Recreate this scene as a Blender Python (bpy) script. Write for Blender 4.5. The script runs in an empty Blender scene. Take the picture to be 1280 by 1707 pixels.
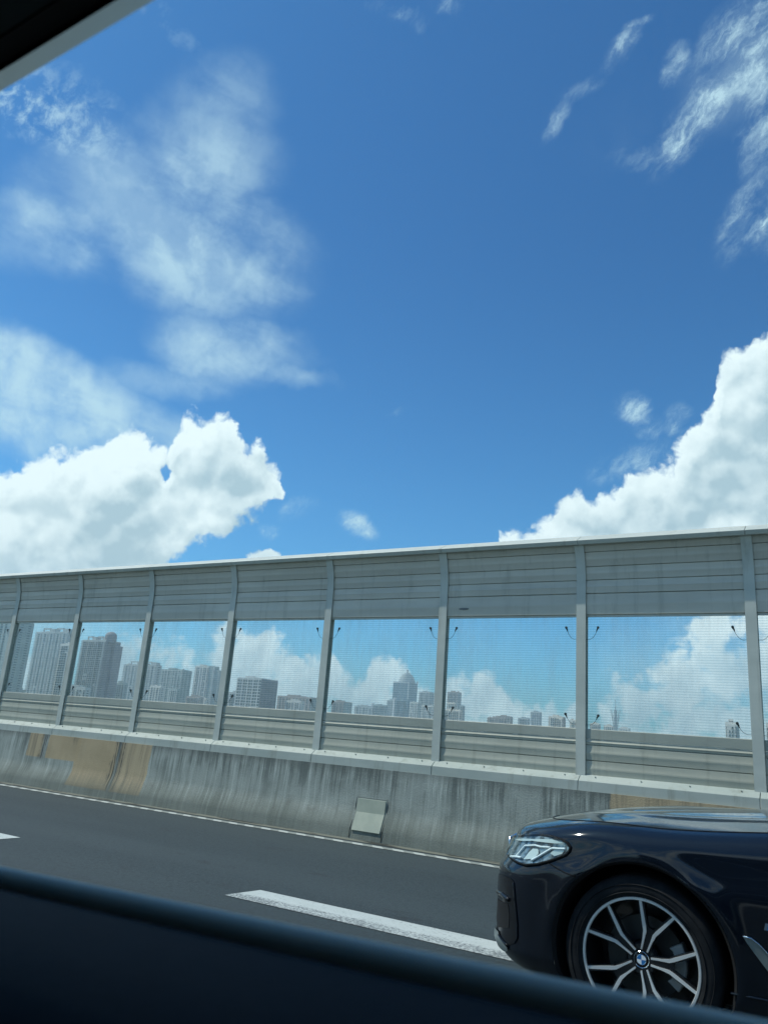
import bpy, bmesh, math, random
import numpy as np
from mathutils import Vector, Matrix
from mathutils.geometry import delaunay_2d_cdt
random.seed(7)
SC = bpy.context.scene
COL = SC.collection
R = math.radians

# ------------------------------------------------------------------ camera
# world: X runs along the expressway (traffic drives towards -X), Y across it, Z up, road surface at z = 0
cam_d = bpy.data.cameras.new("camera")
cam = bpy.data.objects.new("camera", cam_d)
COL.objects.link(cam)
AX = np.array([[0.85457555, -0.07991864, -0.51314096],
               [0.51415462, 0.26930887, 0.81432043],
               [0.07311403, -0.95973212, 0.27123531]])
cx_, cy_, cz_ = AX[:, 0], -AX[:, 1], -AX[:, 2]
cam.matrix_world = Matrix(((cx_[0], cy_[0], cz_[0], 0), (cx_[1], cy_[1], cz_[1], 0), (cx_[2], cy_[2], cz_[2], 1.2), (0, 0, 0, 1)))
cam_d.sensor_fit = 'VERTICAL'
cam_d.sensor_height = 36.0
cam_d.sensor_width = 27.0
cam_d.lens = 36.0 * 1297.0 / 1707.0
cam_d.clip_start = 0.02
cam_d.clip_end = 30000
cam_d.dof.use_dof = True
cam_d.dof.focus_distance = 9.5
cam_d.dof.aperture_fstop = 7.8
SC.camera = cam

# ------------------------------------------------------------------ exposure
vs = SC.view_settings
vs.view_transform = 'Standard'
vs.look = 'None'
vs.exposure = 0.22
vs.gamma = 1.0
SC.cycles.max_bounces = 10
SC.cycles.transparent_max_bounces = 16
SC.cycles.volume_bounces = 0
SC.cycles.sample_clamp_indirect = 6.0

# ------------------------------------------------------------------ sun and sky
SUN_EL, SUN_AZ = 57.0, -109.0     # azimuth from +Y, clockwise seen from above (towards +X)
sun_dir = Vector((math.sin(R(SUN_AZ)) * math.cos(R(SUN_EL)), math.cos(R(SUN_AZ)) * math.cos(R(SUN_EL)), math.sin(R(SUN_EL))))
sd = bpy.data.lights.new("sun", 'SUN')
sd.energy = 3.4
sd.angle = R(0.5)
sd.color = (1.0, 0.98, 0.88)
so = bpy.data.objects.new("sun", sd)
so.rotation_euler = (-sun_dir).to_track_quat('-Z', 'Y').to_euler()
COL.objects.link(so)

# clouds: azimuth, elevation, two radii, tilt (degrees) and weight of each lobe on the sky
PUFF = [(-40.85,11.49,1.3,0.61,6.13,0.7)]
HOLE = [(-48.34,16.79,1.25,1.01,29.84,0.28)]
VEIL = [(-62.09,19.66,12.78,3.29,1.14,1.5),
(-54.56,19.4,6.35,2.26,-4.71,1.1),
(-53.27,35.79,7.86,3.65,28.08,1.0),
(-49.51,39.61,4.66,3.17,37.57,0.6),
(-53.97,33.71,4.83,3.54,-14.12,0.95),
(-49.1,32.87,7.61,4.22,-6.31,1.05),
(-59.05,30.78,5.21,2.61,18.96,0.9),
(-44.34,31.93,4.52,2.25,-6.97,0.95),
(-45.37,26.39,5.04,2.53,-4.81,0.95),
(-47.06,23.91,7.2,1.43,13.57,0.6),
(-40.87,24.61,3.01,0.86,-7.03,0.7),
(-5.25,43.65,4.09,2.5,42.45,0.3),
(-14.53,42.06,3.55,2.27,32.74,0.16),
(-55.94,3.59,11.66,4.24,6.26,0.7),
(-41.6,3.34,8.54,3.3,4.88,0.4),
(-9.84,5.8,7.1,4.3,2.24,0.6)]
WISP = [(-8.13,41.54,3.56,1.26,44.45,1.15),
(-4.5,44.45,2.97,2.11,45.51,1.15),
(-2.84,41.2,1.62,4.0,-16.2,0.9),
(-9.58,44.74,1.18,0.73,53.13,0.75),
(-4.61,35.34,2.52,1.5,43.88,1.0),
(-3.24,34.37,1.47,1.58,-12.91,1.3),
(-5.77,33.72,1.65,0.91,44.82,0.7),
(-14.31,46.08,1.51,0.55,44.58,1.0),
(-12.71,47.31,0.97,0.27,7.82,0.8),
(-19.81,42.5,1.47,0.54,59.51,0.65),
(-17.53,44.21,1.69,0.51,22.49,0.5),
(-12.55,39.68,2.23,0.83,-18.07,0.55),
(-34.66,48.47,1.7,0.51,-7.18,0.8),
(-32.9,48.04,0.67,0.5,-50.7,0.6),
(-30.23,49.04,0.96,0.5,2.14,0.8),
(-13.7,23.48,1.26,1.08,-3.09,1.1),
(-12.39,22.17,1.09,0.83,-3.18,0.85),
(-13.92,19.81,2.95,1.09,19.15,0.85),
(-10.16,22.45,0.99,1.14,-4.18,0.9),
(-34.07,14.77,1.41,0.79,-25.17,1.05),
(-40.74,13.52,0.95,0.61,6.41,1.1),
(-39.15,15.36,1.93,0.7,26.35,0.8),
(-32.11,23.12,0.87,0.26,19.17,0.5)]
RIPPLE = [(-63.17,37.55,3.85,1.77,-1.73,1.0),
(-60.37,37.62,3.67,1.99,-3.34,0.75),
(-54.7,44.27,2.61,0.91,-13.96,0.3)]
# outlines over azimuth -68..12 degrees: (fraction, elevation in degrees)
CLOUD_TOP = [(0.0332,9.15),
(0.0841,12.36),
(0.107,14.14),
(0.1211,15.1),
(0.1317,15.69),
(0.1437,16.83),
(0.1575,17.35),
(0.1717,17.78),
(0.1844,17.9),
(0.1956,18.74),
(0.2067,18.99),
(0.2199,18.59),
(0.2292,18.55),
(0.2401,18.26),
(0.2449,17.77),
(0.2461,20.31),
(0.248,20.9),
(0.2593,20.84),
(0.2728,21.1),
(0.282,21.64),
(0.2945,21.71),
(0.3015,21.01),
(0.3061,19.67),
(0.3161,19.16),
(0.3255,19.35),
(0.3313,17.87),
(0.3404,17.52),
(0.3474,17.01),
(0.3504,15.41),
(0.3615,8.7),
(0.3861,1.2),
(0.4942,-0.22),
(0.5521,-0.28),
(0.5533,13.62),
(0.559,14.48),
(0.5783,15.1),
(0.5909,15.47),
(0.5974,16.09),
(0.6082,16.97),
(0.6163,17.96),
(0.6284,18.26),
(0.6339,17.53),
(0.6436,17.06),
(0.6554,17.31),
(0.6704,18.06),
(0.6811,18.88),
(0.7023,19.65),
(0.718,20.21),
(0.7289,21.88),
(0.7385,22.64),
(0.7502,23.49),
(0.7514,25.39),
(0.7569,26.3),
(0.7778,27.09),
(0.798,27.6),
(0.8378,28.82),
(0.9008,28.89)]
CLOUD_BASE = [(0.0479,3.75),
(0.1982,5.62),
(0.243,8.33),
(0.2655,10.25),
(0.2763,11.65),
(0.2896,11.78),
(0.3047,12.49),
(0.3146,13.19),
(0.3303,13.78),
(0.3395,15.09),
(0.3479,15.52),
(0.3558,15.59),
(0.4867,9.5),
(0.5459,12.82),
(0.5955,12.32),
(0.6488,11.79),
(0.7858,11.79),
(0.8785,11.56)]
LOW_TOP = [(0.0507,2.68),
(0.133,3.43),
(0.1857,4.69),
(0.2381,5.56),
(0.2733,5.94),
(0.326,5.93),
(0.3422,5.88),
(0.3695,5.65),
(0.3971,5.28),
(0.4141,4.74),
(0.4319,3.37),
(0.4421,3.98),
(0.4488,4.96),
(0.4628,5.21),
(0.4792,5.09),
(0.4866,3.98),
(0.5101,3.69),
(0.5187,4.54),
(0.5389,4.9),
(0.5524,4.76),
(0.5607,4.09),
(0.5716,3.1),
(0.5953,2.08),
(0.6039,2.78),
(0.6105,3.42),
(0.6233,3.81),
(0.6411,3.9),
(0.6501,4.22),
(0.6562,5.23),
(0.6638,5.91),
(0.6788,6.33),
(0.696,6.51),
(0.7036,7.34),
(0.7136,8.25),
(0.7331,9.01),
(0.7662,9.83),
(0.7933,9.83),
(0.8764,9.74)]


class NG:
    def __init__(s, nt): s.nt = nt
    def n(s, t, **k):
        nd = s.nt.nodes.new(t)
        for a, b in k.items(): setattr(nd, a, b)
        return nd
    def put(s, sock, v):
        if hasattr(v, 'is_output') or isinstance(v, bpy.types.NodeSocket): s.nt.links.new(v, sock)
        else: sock.default_value = v
    def m(s, op, a, b=0.0, c=0.0, clamp=False):
        nd = s.n('ShaderNodeMath', operation=op, use_clamp=clamp)
        s.put(nd.inputs[0], a); s.put(nd.inputs[1], b)
        if op in ('MULTIPLY_ADD', 'SMOOTH_MAX', 'SMOOTH_MIN'): s.put(nd.inputs[2], c)
        return nd.outputs[0]
    def v(s, op, a, b=(0, 0, 0), scale=None):
        nd = s.n('ShaderNodeVectorMath', operation=op)
        s.put(nd.inputs[0], a)
        if op not in ('LENGTH', 'NORMALIZE', 'SCALE'): s.put(nd.inputs[1], b)
        if scale is not None: s.put(nd.inputs['Scale'], scale)
        return nd.outputs['Value'] if op in ('LENGTH', 'DOT_PRODUCT') else nd.outputs[0]
    def noise(s, vec, scale, detail=4, rough=.5, dist=0.0, color=False, lac=2.0):
        nd = s.n('ShaderNodeTexNoise')
        s.put(nd.inputs['Vector'], vec)
        nd.inputs['Scale'].default_value = scale; nd.inputs['Detail'].default_value = detail
        nd.inputs['Roughness'].default_value = rough; nd.inputs['Distortion'].default_value = dist
        nd.inputs['Lacunarity'].default_value = lac
        return nd.outputs['Color' if color else 'Fac']
    def ss(s, x, a, b, lo=0.0, hi=1.0, kind='SMOOTHSTEP'):
        nd = s.n('ShaderNodeMapRange', interpolation_type=kind)
        s.put(nd.inputs['Value'], x)
        nd.inputs['From Min'].default_value = a; nd.inputs['From Max'].default_value = b
        nd.inputs['To Min'].default_value = lo; nd.inputs['To Max'].default_value = hi
        return nd.outputs[0]
    def mix(s, f, a, b):
        nd = s.n('ShaderNodeMix', data_type='RGBA')
        s.put(nd.inputs[0], f)
        for i, val in ((6, a), (7, b)):
            if isinstance(val, tuple) and len(val) == 3: val = (*val, 1)
            s.put(nd.inputs[i], val)
        return nd.outputs[2]
    def map(s, vec, loc=(0, 0, 0), rot=(0, 0, 0), sc=(1, 1, 1), kind='POINT'):
        nd = s.n('ShaderNodeMapping', vector_type=kind)
        s.put(nd.inputs[0], vec)
        nd.inputs['Location'].default_value = loc; nd.inputs['Rotation'].default_value = rot; nd.inputs['Scale'].default_value = sc
        return nd.outputs[0]

def sky_frame(az, el, tilt):
    a, e, t = R(az), R(el), R(tilt)
    c = Vector((math.sin(a) * math.cos(e), math.cos(a) * math.cos(e), math.sin(e)))
    east = Vector((math.cos(a), -math.sin(a), 0)); up = east.cross(c)
    if up.z < 0: up = -up
    u = east * math.cos(t) + up * math.sin(t); v = -east * math.sin(t) + up * math.cos(t)
    w = u.cross(v)
    return c, Matrix((u, v, w)).transposed().to_euler()

def lobe(g, vec, b):
    """1 in the centre of an elliptical lobe of sky, 0 at its rim"""
    az, el, ra, rb, tilt, w = b
    c, e = sky_frame(az, el, tilt)
    q = g.map(vec, tuple(c), tuple(e), (math.sin(R(ra)), math.sin(R(rb)), 0.35), 'TEXTURE')
    return g.v('DOT_PRODUCT', q, q), w

def field(g, vec, blobs, k=1.0, acc=0.0):
    """largest of the lobes' domes, each w * (1 - k r^2)"""
    v0 = vec
    for i, b in enumerate(blobs):
        if i and i % 5 == 0:      # chain the lobes so that the shader compiler works through them in order
            vec = g.v('ADD', v0, g.v('SCALE', (1e-7, 1e-7, 1e-7), scale=acc))
        r2, w = lobe(g, vec, b)
        acc = g.m('MAXIMUM', acc, g.m('MULTIPLY_ADD', r2, -w * k, w))
    return acc
def curve(g, x, pts):
    """elevation (degrees) looked up over azimuth"""
    nd = g.n('ShaderNodeFloatCurve'); cm = nd.mapping; cm.use_clip = False; c = cm.curves[0]
    while len(c.points) > 2: c.points.remove(c.points[1])
    c.points[0].location = (pts[0][0], pts[0][1] / 50 + .2); c.points[-1].location = (1.0, pts[-1][1] / 50 + .2)
    for a, e in pts[1:-1]: c.points.new(a, e / 50 + .2)
    for p in c.points: p.handle_type = 'VECTOR'
    cm.update()
    g.put(nd.inputs['Value'], x)
    return g.m('MULTIPLY_ADD', nd.outputs[0], 50.0, -10.0)

def group(name, outs):
    gt = bpy.data.node_groups.new(name, 'ShaderNodeTree')
    gt.interface.new_socket(name='Vector', in_out='INPUT', socket_type='NodeSocketVector')
    for o in outs: gt.interface.new_socket(name=o, in_out='OUTPUT', socket_type='NodeSocketFloat')
    g = NG(gt); gi = g.n('NodeGroupInput'); go = g.n('NodeGroupOutput')
    return gt, g, gi, go

# cumulus density (crisp, billowing): an outline of tops and bases over the azimuth, broken up by noise
cum_t, g, gi, go = group('cumulus_density', ['Density', 'Body'])
d0 = gi.outputs[0]
w1 = g.v('SCALE', g.v('SUBTRACT', g.noise(d0, 26, 4, .60, color=True), (.5, .5, .5)), scale=.026)
dw = g.v('ADD', d0, w1)
sp = g.n('ShaderNodeSeparateXYZ'); g.put(sp.inputs[0], dw)
azn = g.m('MULTIPLY_ADD', g.m('ARCTAN2', sp.outputs['X'], sp.outputs['Y']), 180 / math.pi / 80, 68 / 80)
eld = g.m('MULTIPLY', g.m('ARCSINE', sp.outputs['Z']), 180 / math.pi)
ct = curve(g, azn, CLOUD_TOP); cb = curve(g, azn, CLOUD_BASE); lt = curve(g, azn, LOW_TOP)
up = g.m('MULTIPLY', g.m('SUBTRACT', g.m('ADD', ct, .35), eld), .34)
dn = g.m('MULTIPLY', g.m('SUBTRACT', eld, cb), .30)
fld = g.m('MINIMUM', g.m('MINIMUM', up, dn), 1.3)
lowf = g.m('MINIMUM', g.m('MULTIPLY', g.m('SUBTRACT', lt, eld), .28), .30)
fld = g.m('MAXIMUM', fld, lowf)
back = g.ss(sp.outputs['Y'], .20, -.05)          # unseen broken cloud, added behind the camera to whiten the fill light
bf = g.ss(sp.outputs['Z'], .75, .35, -.5, .22)
fld = g.m('ADD', g.m('MULTIPLY', fld, g.m('SUBTRACT', 1.0, back)), g.m('MULTIPLY', bf, back))
fld = g.m('MAXIMUM', fld, field(g, dw, PUFF, 1.0, -1.0))
fld = g.m('SUBTRACT', fld, g.m('MULTIPLY', field(g, dw, HOLE, 1.0, 0.0), 3.0))
vor = g.n('ShaderNodeTexVoronoi', feature='F1')
g.put(vor.inputs['Vector'], dw); vor.inputs['Scale'].default_value = 17
vor.inputs['Detail'].default_value = 3.0; vor.inputs['Roughness'].default_value = .62; vor.normalize = True
den = g.m('MULTIPLY_ADD', vor.outputs['Distance'], -2.3, g.m('ADD', fld, .86))
den = g.m('ADD', den, g.m('MULTIPLY', g.m('SUBTRACT', g.noise(dw, 60, 4, .7), .5), .5))
den = g.m('ADD', den, g.m('MULTIPLY', g.m('SUBTRACT', g.noise(d0, 9, 3, .6), .5), .9))
vor2 = g.n('ShaderNodeTexVoronoi', feature='F1')
g.put(vor2.inputs['Vector'], g.v('ADD', d0, g.v('SCALE', w1, scale=.5))); vor2.inputs['Scale'].default_value = 15
vor2.inputs['Detail'].default_value = 1.6; vor2.inputs['Roughness'].default_value = .55; vor2.normalize = True
body = g.m('MULTIPLY_ADD', vor2.outputs['Distance'], -2.6, g.m('MULTIPLY', g.m('MINIMUM', fld, .6), .7))
body = g.m('ADD', body, g.m('MULTIPLY', g.noise(d0, 30, 4, .6), .55))
g.nt.links.new(den, go.inputs[0]); g.nt.links.new(body, go.inputs[1])

# thin veils
veil_t, g, gi, go = group('veil_density', ['Density'])
d0 = gi.outputs[0]
w1 = g.v('SCALE', g.v('SUBTRACT', g.noise(d0, 6, 4, .6, color=True), (.5, .5, .5)), scale=.09)
w2 = g.v('SCALE', g.v('SUBTRACT', g.noise(d0, 40, 4, .65, color=True), (.5, .5, .5)), scale=.016)
dw = g.v('ADD', g.v('ADD', d0, w1), w2)
fld = g.ss(field(g, dw, VEIL, .55, 0.0), 0.02, 1.15)
c_, e_ = sky_frame(-50, 34, -12)
st = g.map(g.v('ADD', d0, w2), tuple(c_), tuple(e_), (1.0, .30, .6), 'TEXTURE')
nf = g.noise(st, 5.0, 7, .60, .4)
nf2 = g.noise(d0, 13, 5, .55)
tex = g.m('ADD', g.m('MULTIPLY', nf, .5), g.m('MULTIPLY', nf2, .5))
soft = g.m('MULTIPLY', g.m('MULTIPLY', fld, g.ss(g.noise(g.v('ADD', d0, g.v('ADD', w1, w2)), 8, 6, .60), .38, .60, .50, 1.08)), g.ss(g.m('ADD', tex, g.m('MULTIPLY', fld, .09)), .38, .64, .14, .92))
# wisps combed out along the wind
c_, e_ = sky_frame(2, 42, 38)
sw = g.map(g.v('ADD', g.v('ADD', d0, g.v('SCALE', w1, scale=.25)), w2), tuple(c_), tuple(e_), (1.0, .42, .6), 'TEXTURE')
wn = g.m('ADD', g.m('MULTIPLY', g.noise(sw, 20, 7, .68, .2), .7), g.m('MULTIPLY', g.noise(d0, 9, 3, .6), .3))
wf = field(g, g.v('ADD', g.v('ADD', d0, g.v('SCALE', w1, scale=.3)), w2), WISP, .55, 0.0)
wisp = g.ss(g.m('ADD', wn, g.m('MULTIPLY', wf, .10)), .44, .88, 0.0, 1.15)
wisp = g.m('MULTIPLY', wisp, g.ss(wf, .0, 1.25, 0.0, 1.5))
wisp = g.m('MULTIPLY', wisp, g.ss(g.noise(sw, 22, 6, .68, .3), .38, .62, .22, 1.1))
rip = field(g, dw, RIPPLE, .7, 0.0)
rn = g.noise(g.map(d0, rot=(0, 0, R(-40)), sc=(1.0, 1.6, 1.4)), 36, 7, .66, .25)
rp = g.m('MULTIPLY', rip, g.ss(rn, .42, .70))
allv = g.m('ADD', g.m('ADD', soft, wisp), g.m('MULTIPLY', rp, .8), clamp=True)
g.nt.links.new(allv, go.inputs[0])

world = bpy.data.worlds.new("World")
SC.world = world
world.use_nodes = True
wt = world.node_tree
wt.nodes.clear()
g = NG(wt)
tc = g.n('ShaderNodeTexCoord')
D = g.v('NORMALIZE', tc.outputs['Generated'])
sky = g.n('ShaderNodeTexSky')
sky.sky_type = 'NISHITA'
sky.sun_disc = False
sky.sun_elevation = R(SUN_EL)
sky.sun_rotation = R(SUN_AZ)
sky.altitude = 10
sky.air_density = 1.0
sky.dust_density = 0.6
sky.ozone_density = 2.0
sepd = g.n('ShaderNodeSeparateXYZ'); g.put(sepd.inputs[0], D)
el = sepd.outputs['Z']
skyc = g.v('MULTIPLY', sky.outputs[0], g.mix(g.ss(el, .12, .62), (0.33, 1.03, 1.42), (0.21, .77, 1.20)))
def inst(tree, vec):
    nd = g.n('ShaderNodeGroup'); nd.node_tree = tree; g.put(nd.inputs[0], vec); return nd.outputs
tow = (Vector((-0.42, 0.0, 0.90))).normalized()
c0, b0 = inst(cum_t, D)
b1 = inst(cum_t, g.v('ADD', D, tuple(tow * .016)))[1]
alpha_c = g.m('MULTIPLY', g.ss(c0, .18, .52), g.ss(el, .03, .20, .82, 1.0))
relief = g.m('SUBTRACT', b0, b1)
lit = g.ss(relief, -.34, .30)
thick = g.ss(c0, .45, 1.5)
big = g.noise(D, 9, 5, .55)
shade = g.m('ADD', g.m('MULTIPLY', lit, .62), g.m('MULTIPLY', g.ss(big, .34, .60), .58))
shade = g.m('SUBTRACT', shade, g.m('MULTIPLY', thick, .26), clamp=True)
ccol = g.mix(shade, (4.3, 6.2, 7.1), (8.9, 10.6, 10.9))
vdn = inst(veil_t, D)[0]
sky1 = g.mix(g.m('MULTIPLY', vdn, .86), skyc, (5.6, 8.2, 9.2))
sky2 = g.mix(alpha_c, sky1, ccol)
bg = g.n('ShaderNodeBackground'); g.put(bg.inputs[0], sky2); bg.inputs[1].default_value = 0.085
wo = g.n('ShaderNodeOutputWorld'); wt.links.new(bg.outputs[0], wo.inputs[0])
world.cycles.sampling_method = 'MANUAL'
world.cycles.sample_map_resolution = 512

# ------------------------------------------------------------------ materials
def mat(name, col=(.5, .5, .5), rough=.6, metal=0.0, coat=0.0, spec=.5, emit=None, coat_rough=.03):
    m = bpy.data.materials.new(name); m.use_nodes = True
    b = m.node_tree.nodes['Principled BSDF']
    b.inputs['Base Color'].default_value = (*col, 1); b.inputs['Roughness'].default_value = rough
    b.inputs['Metallic'].default_value = metal; b.inputs['Coat Weight'].default_value = coat
    b.inputs['Coat Roughness'].default_value = coat_rough
    b.inputs['Specular IOR Level'].default_value = spec
    return m
def nodes(m, world=False):
    g = NG(m.node_tree); b = m.node_tree.nodes['Principled BSDF']
    if world: return g, b, g.n('ShaderNodeNewGeometry').outputs['Position']
    return g, b, g.n('ShaderNodeTexCoord').outputs['Object']
def bump(g, b, h, dist=.01, strength=.5):
    nd = g.n('ShaderNodeBump'); g.put(nd.inputs['Height'], h); nd.inputs['Distance'].default_value = dist
    nd.inputs['Strength'].default_value = strength
    g.nt.links.new(nd.outputs[0], b.inputs['Normal'])
def noisy(m, a, bcol, scale, detail=5, lo=.35, hi=.65, sc=(1, 1, 1), rough=None):
    g, b, oc = nodes(m)
    f = g.ss(g.noise(g.map(oc, sc=sc), scale, detail, .6), lo, hi)
    g.put(b.inputs['Base Color'], g.mix(f, a, bcol))
    if rough: g.put(b.inputs['Roughness'], g.ss(f, 0, 1, rough[0], rough[1], 'LINEAR'))
    return g, b, oc

# asphalt: dark aggregate with faint wheel tracks and long stains
M_asph = mat('asphalt', rough=.85)
g, b, oc = nodes(M_asph)
f1 = g.noise(oc, 62, 5, .85); f2 = g.noise(g.map(oc, sc=(.25, 1.6, 1)), 1.1, 5, .6); f3 = g.noise(oc, 24, 6, .75)
base = g.mix(g.ss(f2, .3, .7), (.016, .032, .038), (.022, .040, .046))
base = g.mix(g.ss(f1, .50, .68), base, (.080, .108, .114))
base = g.mix(g.ss(f3, .48, .66), base, (.011, .020, .025))
wt_ = g.n('ShaderNodeSeparateXYZ'); g.put(wt_.inputs[0], g.v('ADD', oc, g.v('SCALE', g.noise(oc, .4, 3, .5, color=True), scale=.5)))
base = g.mix(g.m('MULTIPLY', g.ss(g.m('SINE', g.m('MULTIPLY', wt_.outputs['Y'], 3.5)), .1, .9), .30), base, (.036, .056, .062))
spt = g.noise(g.map(oc, sc=(.5, 1, 1)), 2.6, 6, .7)
base = g.mix(g.ss(spt, .60, .68, 0, .55), base, (.014, .02, .024))
g.put(b.inputs['Base Color'], base)
bump(g, b, g.m('ADD', g.m('MULTIPLY', f1, .6), g.m('MULTIPLY', f3, .4)), .006, .8)

M_paint = mat('road_paint', rough=.7)
g, b, oc = nodes(M_paint)
f1 = g.noise(g.map(oc, sc=(1, 1.6, 1)), 46, 4, .7); sy = g.n('ShaderNodeSeparateXYZ'); g.put(sy.inputs[0], oc)
f1 = g.m('ADD', g.m('MULTIPLY', f1, .72), g.m('MULTIPLY', g.noise(g.map(oc, sc=(.4, 1.5, 1)), 3.5, 6, .7), .30))
wear = g.m('ADD', f1, g.m('MULTIPLY', g.ss(sy.outputs['Y'], 4.84, 4.78), .10))
g.put(b.inputs['Base Color'], g.mix(g.ss(wear, .56, .66), g.mix(g.noise(oc, 6, 4), (.38, .44, .42), (.52, .57, .55)), (.12, .14, .145)))
M_edge = mat('edge_paint', rough=.75)
g, b, oc = nodes(M_edge)
wv = g.n('ShaderNodeTexWave', wave_type='BANDS', bands_direction='X'); g.put(wv.inputs[0], g.map(oc, rot=(0, 0, R(-38)), sc=(1, 1, 1)))
wv.inputs['Scale'].default_value = 1.55; wv.inputs['Distortion'].default_value = .3
g.put(b.inputs['Base Color'], g.mix(g.ss(wv.outputs['Fac'], .35, .6), (.22, .25, .235), (.40, .44, .42)))

M_gutter = mat('gutter_concrete', rough=.9)
noisy(M_gutter, (.022, .026, .022), (.15, .16, .13), 9, 6, .38, .52, sc=(.22, 1, 1))

# parapet concrete: rain streaks below the barrier, tan repair patches, dark cracks
M_conc = mat('stained_concrete', rough=.9)
g, b, oc = nodes(M_conc)
sp = g.n('ShaderNodeSeparateXYZ'); g.put(sp.inputs[0], oc)
X, Z = sp.outputs['X'], sp.outputs['Z']
warp = g.v('SCALE', g.v('SUBTRACT', g.noise(oc, 3.0, 3, .5, color=True), (.5, .5, .5)), scale=.035)
ow = g.v('ADD', oc, warp)
s1 = g.noise(g.map(ow, sc=(9, .8, .45)), 1.5, 5, .62)
s2 = g.noise(g.map(ow, sc=(30, 1.5, 1.0)), 1.2, 4, .6)
s3 = g.noise(oc, 1.7, 5, .6)
zt = g.ss(Z, .30, .78)
tone = g.m('ADD', g.m('MULTIPLY', s1, .6), g.m('MULTIPLY', s2, .4))
c = g.mix(g.ss(s3, .3, .7), (.215, .25, .225), (.30, .34, .31))
c = g.mix(g.m('MULTIPLY', g.ss(g.m('ADD', tone, g.m('MULTIPLY', g.m('SUBTRACT', s3, .5), .35)), .51, .41), g.ss(zt, 0, 1, .26, .62)), c, (.060, .078, .074))
c = g.mix(g.m('MULTIPLY', g.ss(tone, .52, .62), g.ss(zt, 0, 1, .35, .9)), c, (.46, .51, .47))
topd = g.ss(g.m('ADD', Z, g.m('MULTIPLY', s2, .22)), .76, .92)
c = g.mix(g.m('MULTIPLY', topd, .55), c, (.085, .10, .09))
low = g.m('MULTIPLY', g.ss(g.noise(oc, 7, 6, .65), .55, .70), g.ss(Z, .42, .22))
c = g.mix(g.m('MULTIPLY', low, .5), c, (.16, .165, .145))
def rect(x0, x1, z0, z1, e=.012, wob=.05):
    xx = g.m('ADD', X, g.m('MULTIPLY', g.m('SUBTRACT', g.noise(oc, 7, 3, .6), .5), wob))
    a1 = g.ss(xx, x0 - e, x0 + e); a2 = g.ss(xx, x1 + e, x1 - e)
    a3 = g.ss(Z, z0 - e, z0 + e); a4 = g.ss(Z, z1 + e, z1 - e)
    return g.m('MULTIPLY', g.m('MULTIPLY', a1, a2), g.m('MULTIPLY', a3, a4))
tan = g.mix(g.ss(s3, .35, .65), (.34, .275, .165), (.40, .32, .195))
tan2 = g.mix(g.ss(tone, .38, .55), (.26, .22, .145), (.39, .32, .20))
for q, cc in (((-11.5, -11.15, .43, .80), tan2), ((-11.02, -10.25, .43, .80), tan), ((-10.32, -9.42, .10, .80), tan), ((-9.36, -8.74, .10, .80), tan2), ((-2.27, 1.4, .40, .80), tan2), ((-20.5, -19.0, .2, .80), tan2)):
    c = g.mix(g.m('MULTIPLY', rect(*q), .92), c, cc)
for xa, xb, za, zb in ((-11.18, -11.06, .40, .80), (-9.50, -9.28, .12, .80), (-10.42, -10.36, .68, .80)):
    nz = g.ss(s2, .38, .60)
    c = g.mix(g.m('MULTIPLY', rect(xa, xb, za, zb, .05, .20), nz), c, (.045, .05, .045))
foot_dim = g.ss(g.m('ADD', Z, g.m('MULTIPLY', g.m('SUBTRACT', s1, .5), .30)), .42, .10, 0.0, .62)  # darker plinth, and darkening that offsets the sunlit slope, put into the colour
c = g.mix(foot_dim, c, (.10, .115, .095))
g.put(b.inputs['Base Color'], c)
bump(g, b, g.m('ADD', g.noise(oc, 60, 5, .7), g.m('MULTIPLY', s1, .5)), .012, .5)

def weathered(m, a, c2, dirt, amt, rough, drip=(7, 7, .5)):
    """painted metal: slow tone changes, rain drips and specks of dirt, different in every bay"""
    g, b, oc = nodes(m, True)
    c = g.mix(g.ss(g.noise(g.map(oc, sc=(.6, 1, 2.2)), 1.6, 5, .6), .3, .7), a, c2)
    dr = g.noise(g.map(oc, sc=drip), 1.5, 5, .65)
    c = g.mix(g.m('MULTIPLY', g.ss(dr, .52, .72), amt), c, dirt)
    sp_ = g.noise(oc, 55, 3, .6)
    c = g.mix(g.m('MULTIPLY', g.ss(sp_, .66, .74), amt), c, dirt)
    g.put(b.inputs['Base Color'], c)
    g.put(b.inputs['Roughness'], g.ss(dr, .3, .7, rough[0], rough[1], 'LINEAR'))
    bump(g, b, g.noise(g.map(oc, sc=(1, 1, 3)), 2.5, 3, .5), .01, .10)
M_steel = mat('painted_steel', (.50, .54, .54), .5, spec=.4)
weathered(M_steel, (.46, .505, .455), (.54, .58, .52), (.24, .26, .21), .35, (.42, .62))
M_flash = mat('flashing_steel', (.50, .54, .54), .6, spec=.25)
weathered(M_flash, (.32, .375, .345), (.39, .44, .405), (.20, .22, .18), .45, (.5, .7))
M_louv = mat('louvre_metal', (.4, .43, .42), .45, metal=.1)
weathered(M_louv, (.48, .48, .41), (.56, .56, .48), (.27, .285, .23), .35, (.40, .58))
M_louv2 = mat('louvre_metal_lower', (.4, .43, .42), .5)
weathered(M_louv2, (.39, .405, .33), (.46, .475, .39), (.23, .24, .19), .42, (.45, .62))
M_sill = mat('sill_metal', (.47, .50, .47), .55)
weathered(M_sill, (.31, .345, .295), (.38, .41, .35), (.24, .25, .2), .4, (.45, .65))

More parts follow.
